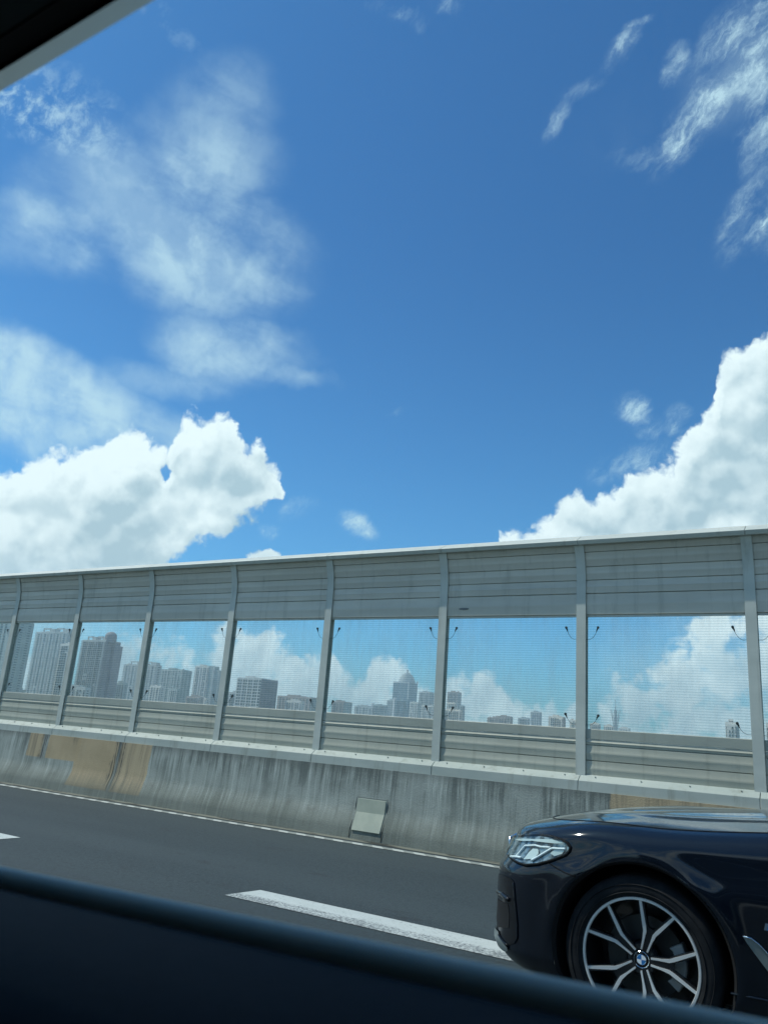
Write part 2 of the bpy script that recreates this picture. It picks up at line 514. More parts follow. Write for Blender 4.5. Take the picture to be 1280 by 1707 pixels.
# acrylic sheet with fine horizontal threads cast in it
M_pane = bpy.data.materials.new('acrylic_sheet'); M_pane.use_nodes = True
nt = M_pane.node_tree; nt.nodes.clear(); g = NG(nt)
tcn = g.n('ShaderNodeTexCoord'); sp = g.n('ShaderNodeSeparateXYZ'); g.put(sp.inputs[0], tcn.outputs['Object'])
ph = g.m('FRACT', g.m('MULTIPLY', sp.outputs['Z'], 1 / .0262))
ln = g.m('MULTIPLY', g.ss(ph, .10, .26), g.ss(ph, .62, .46))
tr = g.n('ShaderNodeBsdfTransparent'); g.put(tr.inputs[0], g.mix(ln, (.985, .998, .995), (.885, .935, .945)))
df = g.n('ShaderNodeBsdfTranslucent'); df.inputs[0].default_value = (.8, .88, .9, 1)
dd = g.n('ShaderNodeBsdfDiffuse'); dd.inputs[0].default_value = (.62, .70, .72, 1)
ms = g.n('ShaderNodeMixShader'); ms.inputs[0].default_value = .5; nt.links.new(df.outputs[0], ms.inputs[1]); nt.links.new(dd.outputs[0], ms.inputs[2])
wpos = g.n('ShaderNodeNewGeometry').outputs['Position']
veil = g.m('ADD', g.m('MULTIPLY', g.noise(g.map(wpos, sc=(1.2, 1, .5)), 1.5, 5, .65), .6), g.m('MULTIPLY', g.noise(g.map(wpos, sc=(9, 1, .8)), 1.5, 5, .65), .4))
m1 = g.n('ShaderNodeMixShader'); g.put(m1.inputs[0], g.ss(veil, .38, .66, .025, .15)); nt.links.new(tr.outputs[0], m1.inputs[1]); nt.links.new(ms.outputs[0], m1.inputs[2])
gl = g.n('ShaderNodeBsdfGlossy'); gl.inputs['Roughness'].default_value = .04
fr = g.n('ShaderNodeLayerWeight'); fr.inputs[0].default_value = .5
m2 = g.n('ShaderNodeMixShader'); g.put(m2.inputs[0], g.m('MULTIPLY_ADD', g.m('POWER', fr.outputs['Facing'], 4.0), .35, .015)); nt.links.new(m1.outputs[0], m2.inputs[1]); nt.links.new(gl.outputs[0], m2.inputs[2])
om = g.n('ShaderNodeOutputMaterial'); nt.links.new(m2.outputs[0], om.inputs[0])

M_wire = mat('black_wire', (.02, .035, .035), .6)
M_plate = mat('plate_metal', (.40, .46, .38), .6)
noisy(M_plate, (.29, .335, .275), (.345, .385, .31), 5, 5, .35, .65)
M_dark = mat('dark_gap', (.006, .007, .008), .8, spec=.2)

# car materials
M_car = mat('car_paint', (.003, .008, .016), .6, metal=0.0, coat=1.0, spec=.04, coat_rough=.07)
g, b, oc = noisy(M_car, (.0016, .0042, .009), (.0024, .0058, .012), 3, 3)
bump(g, b, g.noise(oc, 1.8, 2, .4), .02, .10)
M_gblack = mat('gloss_black', (.006, .007, .009), .25, coat=.3, spec=.3)
M_mesh = mat('intake_plastic', (.010, .011, .012), .7, spec=.3)
M_rub = mat('tyre_rubber', (.020, .022, .024), .85, spec=.15)
g, b, oc = noisy(M_rub, (.010, .012, .014), (.018, .020, .022), 14, 5)
M_rimd = mat('wheel_dark', (.012, .014, .017), .35, metal=.3, coat=.4)
M_rims = mat('machined_alloy', (.80, .84, .83), .34, metal=.55)
M_disc = mat('brake_steel', (.05, .055, .055), .5, metal=.6)
M_cal = mat('caliper_grey', (.34, .37, .36), .5)
M_silver = mat('satin_trim', (.30, .36, .36), .35, metal=.7)
M_chrome = mat('chrome', (.80, .85, .86), .12, metal=1.0)
M_refl = mat('lamp_reflector', (.62, .68, .64), .35, metal=.35)
M_hous = mat('lamp_housing', (.16, .19, .20), .3, metal=.6)
g, b, oc = noisy(M_hous, (.05, .065, .07), (.34, .40, .41), 26, 3, .4, .62)
M_drl = mat('lamp_tube', (.86, .92, .92), .3)
M_blue = mat('emblem_blue', (.02, .16, .42), .3, coat=.5)
M_white = mat('emblem_white', (.75, .8, .82), .3, coat=.5)
M_red = mat('badge_red', (.16, .04, .05), .4)
M_lblue = mat('badge_light_blue', (.10, .15, .20), .4)
M_glass = mat('car_glass', (.010, .014, .016), .05, coat=.3)
M_lens = bpy.data.materials.new('lamp_lens'); M_lens.use_nodes = True
nt = M_lens.node_tree; nt.nodes.clear(); g = NG(nt)
tr = g.n('ShaderNodeBsdfTransparent'); tr.inputs[0].default_value = (.90, .96, .96, 1)
gl = g.n('ShaderNodeBsdfGlossy'); gl.inputs['Roughness'].default_value = .02
fr = g.n('ShaderNodeLayerWeight'); fr.inputs[0].default_value = .5
m2 = g.n('ShaderNodeMixShader'); g.put(m2.inputs[0], g.m('MULTIPLY_ADD', g.m('POWER', fr.outputs['Facing'], 4.0), .8, .04)); nt.links.new(tr.outputs[0], m2.inputs[1]); nt.links.new(gl.outputs[0], m2.inputs[2])
om = g.n('ShaderNodeOutputMaterial'); nt.links.new(m2.outputs[0], om.inputs[0])
M_trim = mat('interior_trim', (.012, .020, .034), .7, spec=.12)
g, b, oc = noisy(M_trim, (.0022, .0055, .010), (.0035, .0075, .013), 90, 3)
bump(g, b, g.noise(oc, 700, 3, .6), .001, .4)
M_seal = mat('window_rubber', (.85, .80, .66), .7, spec=.2)
M_frame = mat('window_frame_grey', (.62, .66, .65), .38, metal=.85)
M_black = mat('cabin_black', (.006, .007, .008), .7, spec=.2)

# ------------------------------------------------------------------ helpers
def tag(o, label=None, cat=None, group=None, kind=None):
    if label: o['label'] = label
    if cat: o['category'] = cat
    if group: o['group'] = group
    if kind: o['kind'] = kind
    return o
def empty(name, loc=(0, 0, 0), rz=0.0):
    o = bpy.data.objects.new(name, None); COL.objects.link(o); o.location = loc; o.rotation_euler = (0, 0, rz)
    o.empty_display_size = .2
    return o
class MB:
    """collects faces for one mesh object"""
    def __init__(s): s.v = []; s.f = []; s.mi = []; s.cur = 0
    def add(s, vs, fs):
        o = len(s.v); s.v += [tuple(map(float, p)) for p in vs]; s.f += [tuple(i + o for i in f) for f in fs]; s.mi += [s.cur] * len(fs)
    def box(s, x0, x1, y0, y1, z0, z1):
        s.add([(x0, y0, z0), (x1, y0, z0), (x1, y1, z0), (x0, y1, z0), (x0, y0, z1), (x1, y0, z1), (x1, y1, z1), (x0, y1, z1)],
              [(0, 3, 2, 1), (4, 5, 6, 7), (0, 1, 5, 4), (1, 2, 6, 5), (2, 3, 7, 6), (3, 0, 4, 7)])
    def extr_x(s, prof, x0, x1, n=1, closed=True, slope=0.0):
        """prof: list of (y, z), swept along X"""
        m = len(prof); vs = []
        for i in range(n + 1):
            x = x0 + (x1 - x0) * i / n
            vs += [(x, y, z + slope * x) for y, z in prof]
        fs = []
        for i in range(n):
            for j in range(m if closed else m - 1):
                a = i * m + j; b_ = i * m + (j + 1) % m
                fs.append((a, b_, b_ + m, a + m))
        if closed: fs += [tuple(range(m))[::-1], tuple(n * m + j for j in range(m))]
        s.add(vs, fs)
    def tube(s, pts, r, n=8, caps=True):
        pts = [Vector(p) for p in pts]; vs = []; k = len(pts)
        rr = r if isinstance(r, (list, tuple)) else [r] * k
        ref = None
        for i, p in enumerate(pts):
            t = (pts[min(i + 1, k - 1)] - pts[max(i - 1, 0)])
            t = t.normalized() if t.length > 1e-9 else Vector((0, 0, 1))
            if ref is None: ref = Vector((0, 0, 1)) if abs(t.z) < .9 else Vector((1, 0, 0))
            a = t.cross(ref).normalized(); b_ = t.cross(a).normalized(); ref = -b_ if b_.dot(ref) < 0 else b_
            a = t.cross(ref).normalized(); b_ = t.cross(a)
            for j in range(n):
                q = 2 * math.pi * j / n
                vs.append(p + (a * math.cos(q) + b_ * math.sin(q)) * rr[i])
        fs = []
        for i in range(k - 1):
            for j in range(n):
                fs.append((i * n + j, i * n + (j + 1) % n, (i + 1) * n + (j + 1) % n, (i + 1) * n + j))
        if caps: fs += [tuple(range(n))[::-1], tuple((k - 1) * n + j for j in range(n))]
        s.add(vs, fs)
    def lathe_y(s, prof, n=64, c=(0, 0, 0)):
        """prof: list of (r, y) revolved about the Y axis"""
        m = len(prof); vs = []
        for i in range(n):
            a = 2 * math.pi * i / n
            vs += [(c[0] + r * math.cos(a), c[1] + y, c[2] + r * math.sin(a)) for r, y in prof]
        fs = []
        for i in range(n):
            for j in range(m - 1):
                a = i * m + j; b_ = ((i + 1) % n) * m + j
                fs.append((a, a + 1, b_ + 1, b_))
        s.add(vs, fs)
    def prism_y(s, poly, y0, y1):
        """poly: list of (x, z, dy) extruded along Y"""
        n = len(poly)
        vs = [(p[0], y0 + (p[2] if len(p) > 2 else 0), p[1]) for p in poly] + [(p[0], y1 + (p[2] if len(p) > 2 else 0), p[1]) for p in poly]
        s.add(vs, [tuple(range(n)), tuple(n + i for i in range(n))[::-1]] + [(i, i + n, (i + 1) % n + n, (i + 1) % n) for i in range(n)])
    def build(s, name, mats, parent=None, smooth=False, fix=True):
        me = bpy.data.meshes.new(name); me.from_pydata(s.v, [], s.f)
        if not isinstance(mats, (list, tuple)): mats = [mats]
        for m_ in mats: me.materials.append(m_)
        if len(mats) > 1: me.polygons.foreach_set('material_index', s.mi)
        if fix:
            bm = bmesh.new(); bm.from_mesh(me); bmesh.ops.recalc_face_normals(bm, faces=bm.faces); bm.to_mesh(me); bm.free()
        if smooth is True: me.polygons.foreach_set('use_smooth', [True] * len(me.polygons))
        elif smooth: me.polygons.foreach_set('use_smooth', [True] * len(me.polygons)); me.set_sharp_from_angle(angle=R(smooth))
        me.update()
        o = bpy.data.objects.new(name, me); COL.objects.link(o)
        if parent is not None: o.parent = parent
        return o
def bevel(o, w=.004, seg=2):
    m_ = o.modifiers.new('bevel', 'BEVEL'); m_.width = w; m_.segments = seg; m_.limit_method = 'ANGLE'; m_.angle_limit = R(35)
    return o
def inst_of(o, parent=None, loc=None):
    c_ = o.copy(); COL.objects.link(c_); c_.parent = parent
    if loc is not None: c_.location = loc
    return c_

# ------------------------------------------------------------------ setting: ground, deck, road, markings
b_ = MB(); b_.add([(-9000, -9000, -8), (9000, -9000, -8), (9000, 9000, -8), (-9000, 9000, -8)], [(0, 1, 2, 3)])
M_ground = mat('city_ground', rough=.9); noisy(M_ground, (.07, .09, .06), (.16, .16, .14), .01, 8)
tag(b_.build('ground', M_ground), kind='structure')
b_ = MB(); b_.box(-260, 260, -14, 8.9, -1.6, -.004)
M_deck = mat('deck_concrete', rough=.9); noisy(M_deck, (.16, .165, .16), (.26, .26, .25), 1.2)
tag(b_.build('deck', M_deck), kind='structure')
b_ = MB(); b_.add([(-260, -13.5, 0), (260, -13.5, 0), (260, 7.93, 0), (-260, 7.93, 0)], [(0, 1, 2, 3)])
tag(b_.build('road', M_asph), kind='structure')
b_ = MB(); b_.add([(-260, 7.935, .002), (260, 7.935, .002), (260, 8.2, .002), (-260, 8.2, .002)], [(0, 1, 2, 3)])
tag(b_.build('gutter', M_gutter), kind='structure')
b_ = MB()
b_.add([(-260, 7.71, .004), (260, 7.71, .004), (260, 7.83, .004), (-260, 7.83, .004)], [(0, 1, 2, 3)])
tag(b_.build('edge_line', M_edge), kind='structure')
b_ = MB()
for k in range(-34, 34):
    x0 = -3.98 + 6.9 * k
    for y0, y1 in ((4.66, 5.0), (1.1, 1.44)):
        if y0 < 2 and abs(k) > 20: continue
        b_.add([(x0 - .05, y0, .004), (x0 + 4, y0, .004), (x0 + 4, y1, .004), (x0, y1, .004)], [(0, 1, 2, 3)])
tag(b_.build('lane_marking', M_paint), kind='structure')
# ------------------------------------------------------------------ concrete parapet with its cover plate
par = empty('concrete_parapet', (0, 8.2, 0))
tag(par, 'rain-streaked grey concrete parapet with tan repair patches, at the foot of the noise barrier', 'parapet')
KX = [-.921 - 1.684 * k for k in range(-8, 22)]            # post positions along the barrier
XL, XR_ = KX[-1] - .4, KX[0] + .4
def pz(z): return z + 1.2
prof = [(8.20, .775), (8.183, .55), (8.170, .36), (8.160, .31), (8.145, .265), (8.105, .17), (8.087, .125), (8.082, .10), (8.065, 0.0), (8.72, 0.0), (8.72, .775)]
b_ = MB(); b_.extr_x([(y - 8.2, z) for y, z in prof], -60, 40, 60)
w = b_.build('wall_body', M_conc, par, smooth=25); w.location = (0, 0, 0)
# object coordinates of the wall body are its own; X and Z equal the world's
b_ = MB()
pp = [(8.176, .435), (8.158, .29), (8.075, .095)]
off = .010
vs = []
for y, z in pp: vs += [(-5.20, y - 8.2 - off, z), (-4.82, y - 8.2 - off, z)]
for y, z in pp: vs += [(-5.20, y - 8.2 + .004, z), (-4.82, y - 8.2 + .004, z)]
b_.add(vs, [(0, 1, 3, 2), (2, 3, 5, 4), (0, 6, 7, 1), (4, 5, 11, 10), (0, 2, 8, 6), (2, 4, 10, 8), (1, 7, 9, 3), (3, 9, 11, 5)])
cp = bevel(b_.build('cover_plate', M_plate, par), .002); tag(cp, 'pale green metal cover plate bent over the parapet foot')
b_ = MB()
for x in (-5.225, -4.795):
    b_.tube([(x, -.022, .44), (x, -.043, .278), (x + (0.0), -.128, .095), (x, -.138, .01)], .0035, 6)
b_.tube([(-5.225, -.022, .445), (-4.795, -.022, .445)], .003, 6)
b_.build('plate_joint', M_dark, par)

# ------------------------------------------------------------------ noise barrier
nb = empty('noise_barrier', (0, 8.3, .77))
tag(nb, 'grey metal and clear striped acrylic noise barrier standing on the concrete parapet', 'noise barrier')
def bend(z):
    t = max(0.0, (z - 2.93) / .43); return -.10 * t * t
OY, OZ = 8.3, .77
def P(y, z): return (y - OY, z - OZ)
def slat_profile(zs, y=8.318, groove=.016, th=.05):
    """front outline of stacked slats, bottom to top, then the back"""
    o = []
    for a, c_ in zip(zs[:-1], zs[1:]):
        h = c_ - a
        for fz, dy in ((0.0, groove), (.035, 0.0), (.18, -.001), (.42, -.004), (.50, -.0065), (.58, -.003), (.80, 0.0), (.975, .001), (1.0, groove)):
            z = a + h * fz; o.append(P(y + dy + bend(z), z))
    z1 = zs[-1]; z0 = zs[0]
    back = [P(y + th + bend(z1 - (z1 - z0) * i / 8), z1 - (z1 - z0) * i / 8) for i in range(9)]
    return o + back
up_z = [pz(v) for v in (1.379, 1.615, 1.763, 1.91, 2.066, 2.185)]
lo_z = [pz(v) for v in (-.285, -.127, .027, .084)]
pitch = 1.684
def panel(name, zs, m, y=8.318):
    b_ = MB(); b_.extr_x(slat_profile(zs, y), .009, pitch - .009, 2); o = b_.build(name, m, nb, smooth=28); return o
proto = {}
proto['upper'] = panel('upper_panel', up_z, M_louv)
b_ = MB(); b_.box(.009, pitch - .009, *[P(8.330, 0)[0], P(8.36, 0)[0]], P(0, pz(1.362))[1], P(0, pz(1.379))[1]); proto['rail'] = b_.build('top_rail', M_steel, nb)
proto['lower'] = panel('lower_panel', lo_z, M_louv2)
b_ = MB(); b_.extr_x([P(8.314, pz(.086)), P(8.314, pz(.180)), P(8.318, pz(.186)), P(8.375, pz(.186)), P(8.375, pz(.086))], .009, pitch - .009); proto['sill'] = bevel(b_.build('sill', M_sill, nb), .003)
b_ = MB(); b_.box(.009, pitch - .009, P(8.345, 0)[0], P(8.353, 0)[0], P(0, pz(.186))[1], P(0, pz(1.362))[1]); proto['pane'] = b_.build('window_pane', M_pane, nb)
b_ = MB()
bs = []
for sx, x0 in ((1, 0.0), (-1, pitch)):
    for zt, zb in ((1.243, 1.118), (.322, .225)):
        a0 = (x0 + sx * .175, P(8.338, 0)[0], P(0, pz(zt))[1]); h = zt - zb
        q = [(x0 + sx * x_, a0[1] - .004, P(0, pz(z_))[1]) for x_, z_ in ((.175, zt), (.162, zt - .2 * h), (.150, zt - .5 * h), (.125, zt - .82 * h), (.09, zb), (.045, zb + .0))]
        b_ = MB(); b_.tube(q, [.0022] * 6, 6)
        b_.tube([q[0], q[1], (q[1][0] - sx * .004, q[1][1], q[1][2] - .02)], [.011, .007, .003], 8)
        b_.tube([(q[0][0], q[0][1] - .006, q[0][2] + .004), (q[0][0], q[0][1] + .01, q[0][2] + .004)], .013, 10)
        bs.append(b_.build('safety_wire', M_wire, proto['pane'], smooth=40))
proto['wires'] = bs
# base flashing and capping, one length per bay
b_ = MB(); b_.extr_x([P(8.316, pz(-.268)), P(8.300, pz(-.276)), P(8.225, pz(-.330)), P(8.218, pz(-.428)), P(8.232, pz(-.428)), P(8.25, pz(-.36)), P(8.36, pz(-.285))], .003, pitch - .003)
proto['flash'] = bevel(b_.build('base_flashing', M_flash, nb), .004)
b_ = MB(); zc = 2.17
b_.extr_x([P(8.175, pz(2.135)), P(8.150, pz(2.178)), P(8.160, pz(2.188)), P(8.30, pz(2.262)), P(8.33, pz(2.250)), P(8.33, pz(2.15)), P(8.30, pz(2.16))], .002, pitch - .002)
proto['cap'] = bevel(b_.build('top_capping', M_steel, nb), .004)
proto['bolts'] = []
for i in range(4):
    b_ = MB(); x = .16 + (pitch - .32) * i / 3; b_.tube([(x, P(8.283, 0)[0], P(0, pz(-.286))[1]), (x, P(8.272, 0)[0], P(0, pz(-.284))[1] + .004)], .0075, 6)
    proto['bolts'].append(b_.build('bolt', M_flash, proto['flash']))
# H-section post following the bend
b_ = MB()
zs = [pz(-.29), pz(0), pz(1.0), pz(1.7)] + [pz(1.73 + .42 * i / 8) for i in range(1, 9)]
def strip(x0, x1, y0, y1):
    vs = []
    for z in zs:
        d = bend(z)
        for x, y in ((x0, y0), (x1, y0), (x1, y1), (x0, y1)): vs.append((x, y - OY + d, z - OZ))
    fs = [(0, 1, 2, 3), tuple(len(zs) * 4 - 4 + i for i in range(4))[::-1]]
    for i in range(len(zs) - 1):
        for j in range(4):
            fs.append((i * 4 + j, i * 4 + (j + 1) % 4, i * 4 + 4 + (j + 1) % 4, i * 4 + 4 + j))
    b_.add(vs, fs)
strip(-.051, .051, 8.296, 8.306); strip(-.005, .005, 8.3065, 8.3795); strip(-.051, .051, 8.380, 8.390)
proto['post'] = b_.build('post', M_steel, nb, smooth=30)
for k, x in enumerate(KX):
    if k == 0:
        proto['post'].location.x = x; continue
    inst_of(proto['post'], nb, (x, 0, 0))
for k, x in enumerate(KX[1:]):
    if k == 0:
        for n_ in ('upper', 'rail', 'lower', 'sill', 'pane', 'flash', 'cap'): proto[n_].location.x = x
        continue
    for n_ in ('upper', 'rail', 'lower', 'sill', 'pane', 'flash', 'cap'):
        c_ = inst_of(proto[n_], nb, (x, 0, 0))
        for w_ in {'pane': proto['wires'], 'flash': proto['bolts']}.get(n_, []): inst_of(w_, c_)
b_ = MB(); b_.lathe_y([(0, -.004), (.035, -.004), (.04, 0)], 12)
# scuff where something struck a slat
o = b_.build('dent', mat('scuff', (.16, .18, .18), .7), nb); o.scale = (1.7, 1, .35); o.location = (-4.02, P(8.314, 0)[0], P(0, pz(1.47))[1])

# ------------------------------------------------------------------ passing sedan
# control rows: v, zf, zs(at wheel), zr(rear of fender), xf, Wm, L
ROWS=np.array([
 [0.00,.155,.150,.150,.12,.80,.50],
 [0.04,.175,.165,.165,.04,.87,.48],
 [0.11,.25,.25,.25,-.02,.905,.47],
 [0.28,.38,.38,.38,-.015,.915,.49],
 [0.42,.50,.50,.50,-.015,.922,.49],
 [0.50,.60,.60,.60,-.01,.930,.50],
 [0.55,.62,.655,.665,.005,.934,.53],
 [0.62,.665,.70,.73,.030,.924,.56],
 [0.70,.715,.755,.80,.052,.915,.58],
 [0.78,.765,.805,.85,.075,.907,.60],
 [0.85,.786,.836,.895,.105,.887,.62],
 [0.92,.800,.858,.925,.16,.850,.64],
 [1.00,.812,.870,.945,.23,.800,.66]])
VN=75
_v=np.linspace(0,1,VN)
_R=np.stack([np.interp(_v,ROWS[:,0],ROWS[:,i]) for i in range(7)],1)
_k=np.exp(-0.5*(np.arange(-3,4)/1.1)**2);_k/=_k.sum()
_P=np.pad(_R,((3,3),(0,0)),mode='reflect',reflect_type='odd')
ROW=np.stack([np.convolve(_P[:,i],_k,mode='valid') for i in range(7)],1)
XR=4.94; CX,CZ,AR=.84,.345,.385; CX2=.84+2.975
NS=150
def row(v): return [np.interp(v,_v,ROW[:,i]) for i in range(1,7)]
def sm(a,b,x):
    t=np.clip((x-a)/(b-a),0,1); return t*t*(3-2*t)
def side(v,s):
    """s in 0..3: 0-1 front arc, 1-2 side, 2-3 rear arc -> x,y,z"""
    zf,zs,zr,xf,W,L=row(v)
    n=.76
    Lr=.55; xr=XR-.6*xf
    t=np.clip(s,0,1)*np.pi/2; tr=np.clip(s-2,0,1)*np.pi/2
    x=np.where(s<=1, xf+L*(1-np.cos(t)**n), np.where(s<=2, xf+L+(xr-Lr-xf-L)*(s-1), xr-Lr*(1-np.sin(tr)**n)))
    y=np.where(s<=1, W*np.sin(t)**n, np.where(s<=2, W, W*np.maximum(np.cos(tr),0)**n))
    z=zf+(zs-zf)*sm(.05,.75,x)+(zr-zs)*sm(.84,1.9,x)
    zt=np.clip((v-.5)/.5,0,1)
    z=z+zt*(.06*sm(1.8,4.2,x))
    # arch flare
    for c in (CX,CX2):
        r=np.sqrt((x-c)**2+(z-CZ)**2)
        y=y+.016*np.exp(-((r-.40)/.05)**2)*(np.sin(t) if True else 1)
    # fender shoulder bulge over wheel
    y=y+.012*np.exp(-((x-CX)/.45)**2)*np.exp(-((z-.80)/.06)**2)
    return x,y,z
def spine(s,E):
    x=E[0]+.42*(1-sm(.2,1.6,E[0])) - .15*sm(4.2,4.9,E[0])
    zc=np.interp(x,[.5,.7,.95,1.25,1.6,2.2,3.9,4.4,4.9],[.850,.886,.920,.952,.985,1.02,1.05,1.08,1.05])
    return x,0*x,zc
def top(c,s):
    """c 0 at edge .. 1 centre"""
    E=side(1.0,s); S=spine(s,E)
    g=1-(1-c)**2.0
    x=E[0]+(S[0]-E[0])*c; y=E[1]*(1-c)
    z=E[2]+(S[2]-E[2])*g
    # bonnet crease
    z=z+.006*np.exp(-((c-.35)/.06)**2)*sm(.3,.8,x)*(1-sm(1.4,1.6,x))
    return x,y,z
X0,Y0=-1.77,4.71   # world of nose/centreline

sed = empty('sedan', (X0, Y0, 0))
tag(sed, 'glossy dark navy sedan with two-tone multi-spoke alloy wheel, driving beside the lane line', 'car')
S1 = np.concatenate([np.linspace(0, 1, 46), 1 + np.linspace(0, 1, 300)[1:], 2 + np.linspace(0, 1, 24)[1:]])
VV = np.linspace(0, 1, 90); CC = np.linspace(0, 1, 34)[1:]
rows = [np.stack(side(v, S1), -1) for v in VV] + [np.stack(top(c_, S1), -1) for c_ in CC]
Gd = np.stack(rows)                                   # rows x stations x 3, lateral y >= 0
NR, NSs = Gd.shape[:2]
# open the wheel arches: pull vertices on the rim of the hole onto its circle
side_row = np.zeros(Gd.shape[:2], bool); side_row[:len(VV)] = True
inside = np.zeros(Gd.shape[:2], bool)
for c_ in (CX, CX2):
    dx = Gd[..., 0] - c_; dz = Gd[..., 2] - CZ; r_ = np.hypot(dx, dz)
    ins = (r_ < AR) & side_row; inside |= ins
dead = np.zeros((NR - 1, NSs - 1), bool)
dead = inside[:-1, :-1] & inside[1:, :-1] & inside[:-1, 1:] & inside[1:, 1:]
for c_ in (CX, CX2):
    dx = Gd[..., 0] - c_; dz = Gd[..., 2] - CZ; r_ = np.hypot(dx, dz)
    ins = (r_ < AR) & side_row
    k_ = AR / np.maximum(r_, 1e-3)
    Gd[..., 0] = np.where(ins, c_ + dx * k_, Gd[..., 0]); Gd[..., 2] = np.where(ins, CZ + dz * k_, Gd[..., 2])
# vertex normals on the whole grid
NN = np.cross(np.gradient(Gd, axis=1), np.gradient(Gd, axis=0))
NN /= np.maximum(np.linalg.norm(NN, axis=-1, keepdims=True), 1e-9)
if NN[40, 150, 1] < 0: NN = -NN
def seam_v(s): return np.interp(s, [0, .895, 1.012, 1.05], [.60, .595, .537, .53])
def region(i, j):
    p = Gd[i:i + 2, j:j + 2].mean((0, 1)); s = S1[j]
    if i < len(VV):
        v = VV[i]
        if s < 1.1 and p[0] < .84 and v < seam_v(s): return 'front_bumper'
        if p[0] > 4.25 and v < .55: return 'rear_bumper'
        if v > .06 and 1.56 < p[0] < 2.50: return 'front_door'
        if v > .06 and 2.50 < p[0] < 3.42: return 'rear_door'
        return 'body_shell'
    if p[0] < 1.62: return 'hood'
    if p[0] > 4.15: return 'trunk_lid'
    return 'body_shell'
reg = {}
for i in range(NR - 1):
    for j in range(NSs - 1):
        if i < len(VV) - 1 and dead[i, j]: continue
        reg.setdefault(region(i, j), []).append((i, j))
def grid_part(name, cells, sides=(1, -1)):
    idx = {}; vs = []; ns = []; fs = []
    for sd_ in sides:
        for i, j in cells:
            q = []
            for a, c_ in ((i, j), (i, j + 1), (i + 1, j + 1), (i + 1, j)):
                key = (a, c_, sd_)
                if key not in idx:
                    idx[key] = len(vs); p = Gd[a, c_]; n_ = NN[a, c_]
                    vs.append((p[0], -sd_ * p[1], p[2])); ns.append((n_[0], -sd_ * n_[1], n_[2]))
                q.append(idx[key])
            fs.append(tuple(q) if sd_ > 0 else tuple(q[::-1]))
    me = bpy.data.meshes.new(name); me.from_pydata(vs, [], fs); me.materials.append(M_car)
    me.polygons.foreach_set('use_smooth', [True] * len(me.polygons))
    me.update(); me.normals_split_custom_set_from_vertices(ns)
    o = bpy.data.objects.new(name, me); COL.objects.link(o); o.parent = sed
    return o
parts = {}
for nm, cells in reg.items():
    if nm in ('front_door', 'rear_door'):
        grid_part(nm, cells, (1,)); grid_part(nm, cells, (-1,))
    else: parts[nm] = grid_part(nm, cells)
def surf(v, s, off=0.0, sd_=1):
    p = np.array(side(v, np.array([s]))).reshape(3)
    e = 1e-3
    a = np.array(side(min(v + e, 1), np.array([s]))).reshape(3) - np.array(side(max(v - e, 0), np.array([s]))).reshape(3)
    c_ = np.array(side(v, np.array([s + e]))).reshape(3) - np.array(side(v, np.array([max(s - e, 0)]))).reshape(3)
    n_ = np.cross(c_, a); n_ /= np.linalg.norm(n_) + 1e-12
    if n_[1] < 0 and abs(n_[1]) > .1 or (abs(n_[1]) <= .1 and n_[0] > 0): n_ = -n_
    p = p + n_ * off
    return (p[0], -sd_ * p[1], p[2])
def xz(x, z):
    """(v, s) on the flank for a distance from the nose and a height"""
    s = 1.0; v = .4
    for _ in range(12):
        s_ = np.linspace(.5, 1.98, 300); xx = side(v, s_)[0]; s = float(np.interp(x, xx, s_))
        v_ = np.linspace(0, 1, 200); zz = np.array([side(q, np.array([s]))[2][0] for q in v_[::4]]); v = float(np.interp(z, zz, v_[::4]))
    return v, s
def patch(name, poly, off, m, parent, step=.018, sd_=1, rim=None, vscale=1.0):
    """a piece lying on the body: polygon in (v, s) filled and laid on the surface"""
    P2 = []
    for (v0, s0), (v1, s1) in zip(poly, poly[1:] + poly[:1]):
        n_ = max(1, int(max(abs(v1 - v0), abs(s1 - s0)) / step))
        P2 += [(v0 + (v1 - v0) * i / n_, s0 + (s1 - s0) * i / n_) for i in range(n_)]
    nb_ = len(P2)
    vmin, vmax = min(p[0] for p in P2), max(p[0] for p in P2); smin, smax = min(p[1] for p in P2), max(p[1] for p in P2)
    def inpoly(q):
        c_ = False
        for (a0, b0), (a1, b1) in zip(P2, P2[1:] + P2[:1]):
            if (b0 > q[1]) != (b1 > q[1]) and q[0] < (a1 - a0) * (q[1] - b0) / (b1 - b0) + a0: c_ = not c_
        return c_
    pts = list(P2); v = vmin + step / 2
    while v < vmax:
        s = smin + step / 2
        while s < smax:
            if inpoly((v, s)) and min((v - a) ** 2 + (s - c_) ** 2 for a, c_ in P2) > (step * .45) ** 2: pts.append((v, s))
            s += step
        v += step
    r_ = delaunay_2d_cdt([Vector(p) for p in pts], [(i, (i + 1) % nb_) for i in range(nb_)], [], 1, 1e-6)
    b_ = MB(); b_.add([surf(p[0], p[1], off, sd_) for p in r_[0]], [tuple(f) for f in r_[2]])
    return b_.build(name, m, parent, smooth=True)
def sline(pts, off, sd_=1, sub=6):
    out = []
    for (v0, s0), (v1, s1) in zip(pts[:-1], pts[1:]):
        out += [surf(v0 + (v1 - v0) * i / sub, s0 + (s1 - s0) * i / sub, off, sd_) for i in range(sub)]
    return out + [surf(*pts[-1], off, sd_)]
HL = [(.713, .40), (.758, .63), (.776, .738), (.770, .805), (.757, .865), (.735, .91), (.705, .938), (.680, .944), (.655, .940), (.630, .917), (.603, .89), (.578, .85), (.562, .787), (.568, .708), (.585, .59), (.603, .45), (.650, .37), (.69, .36)]
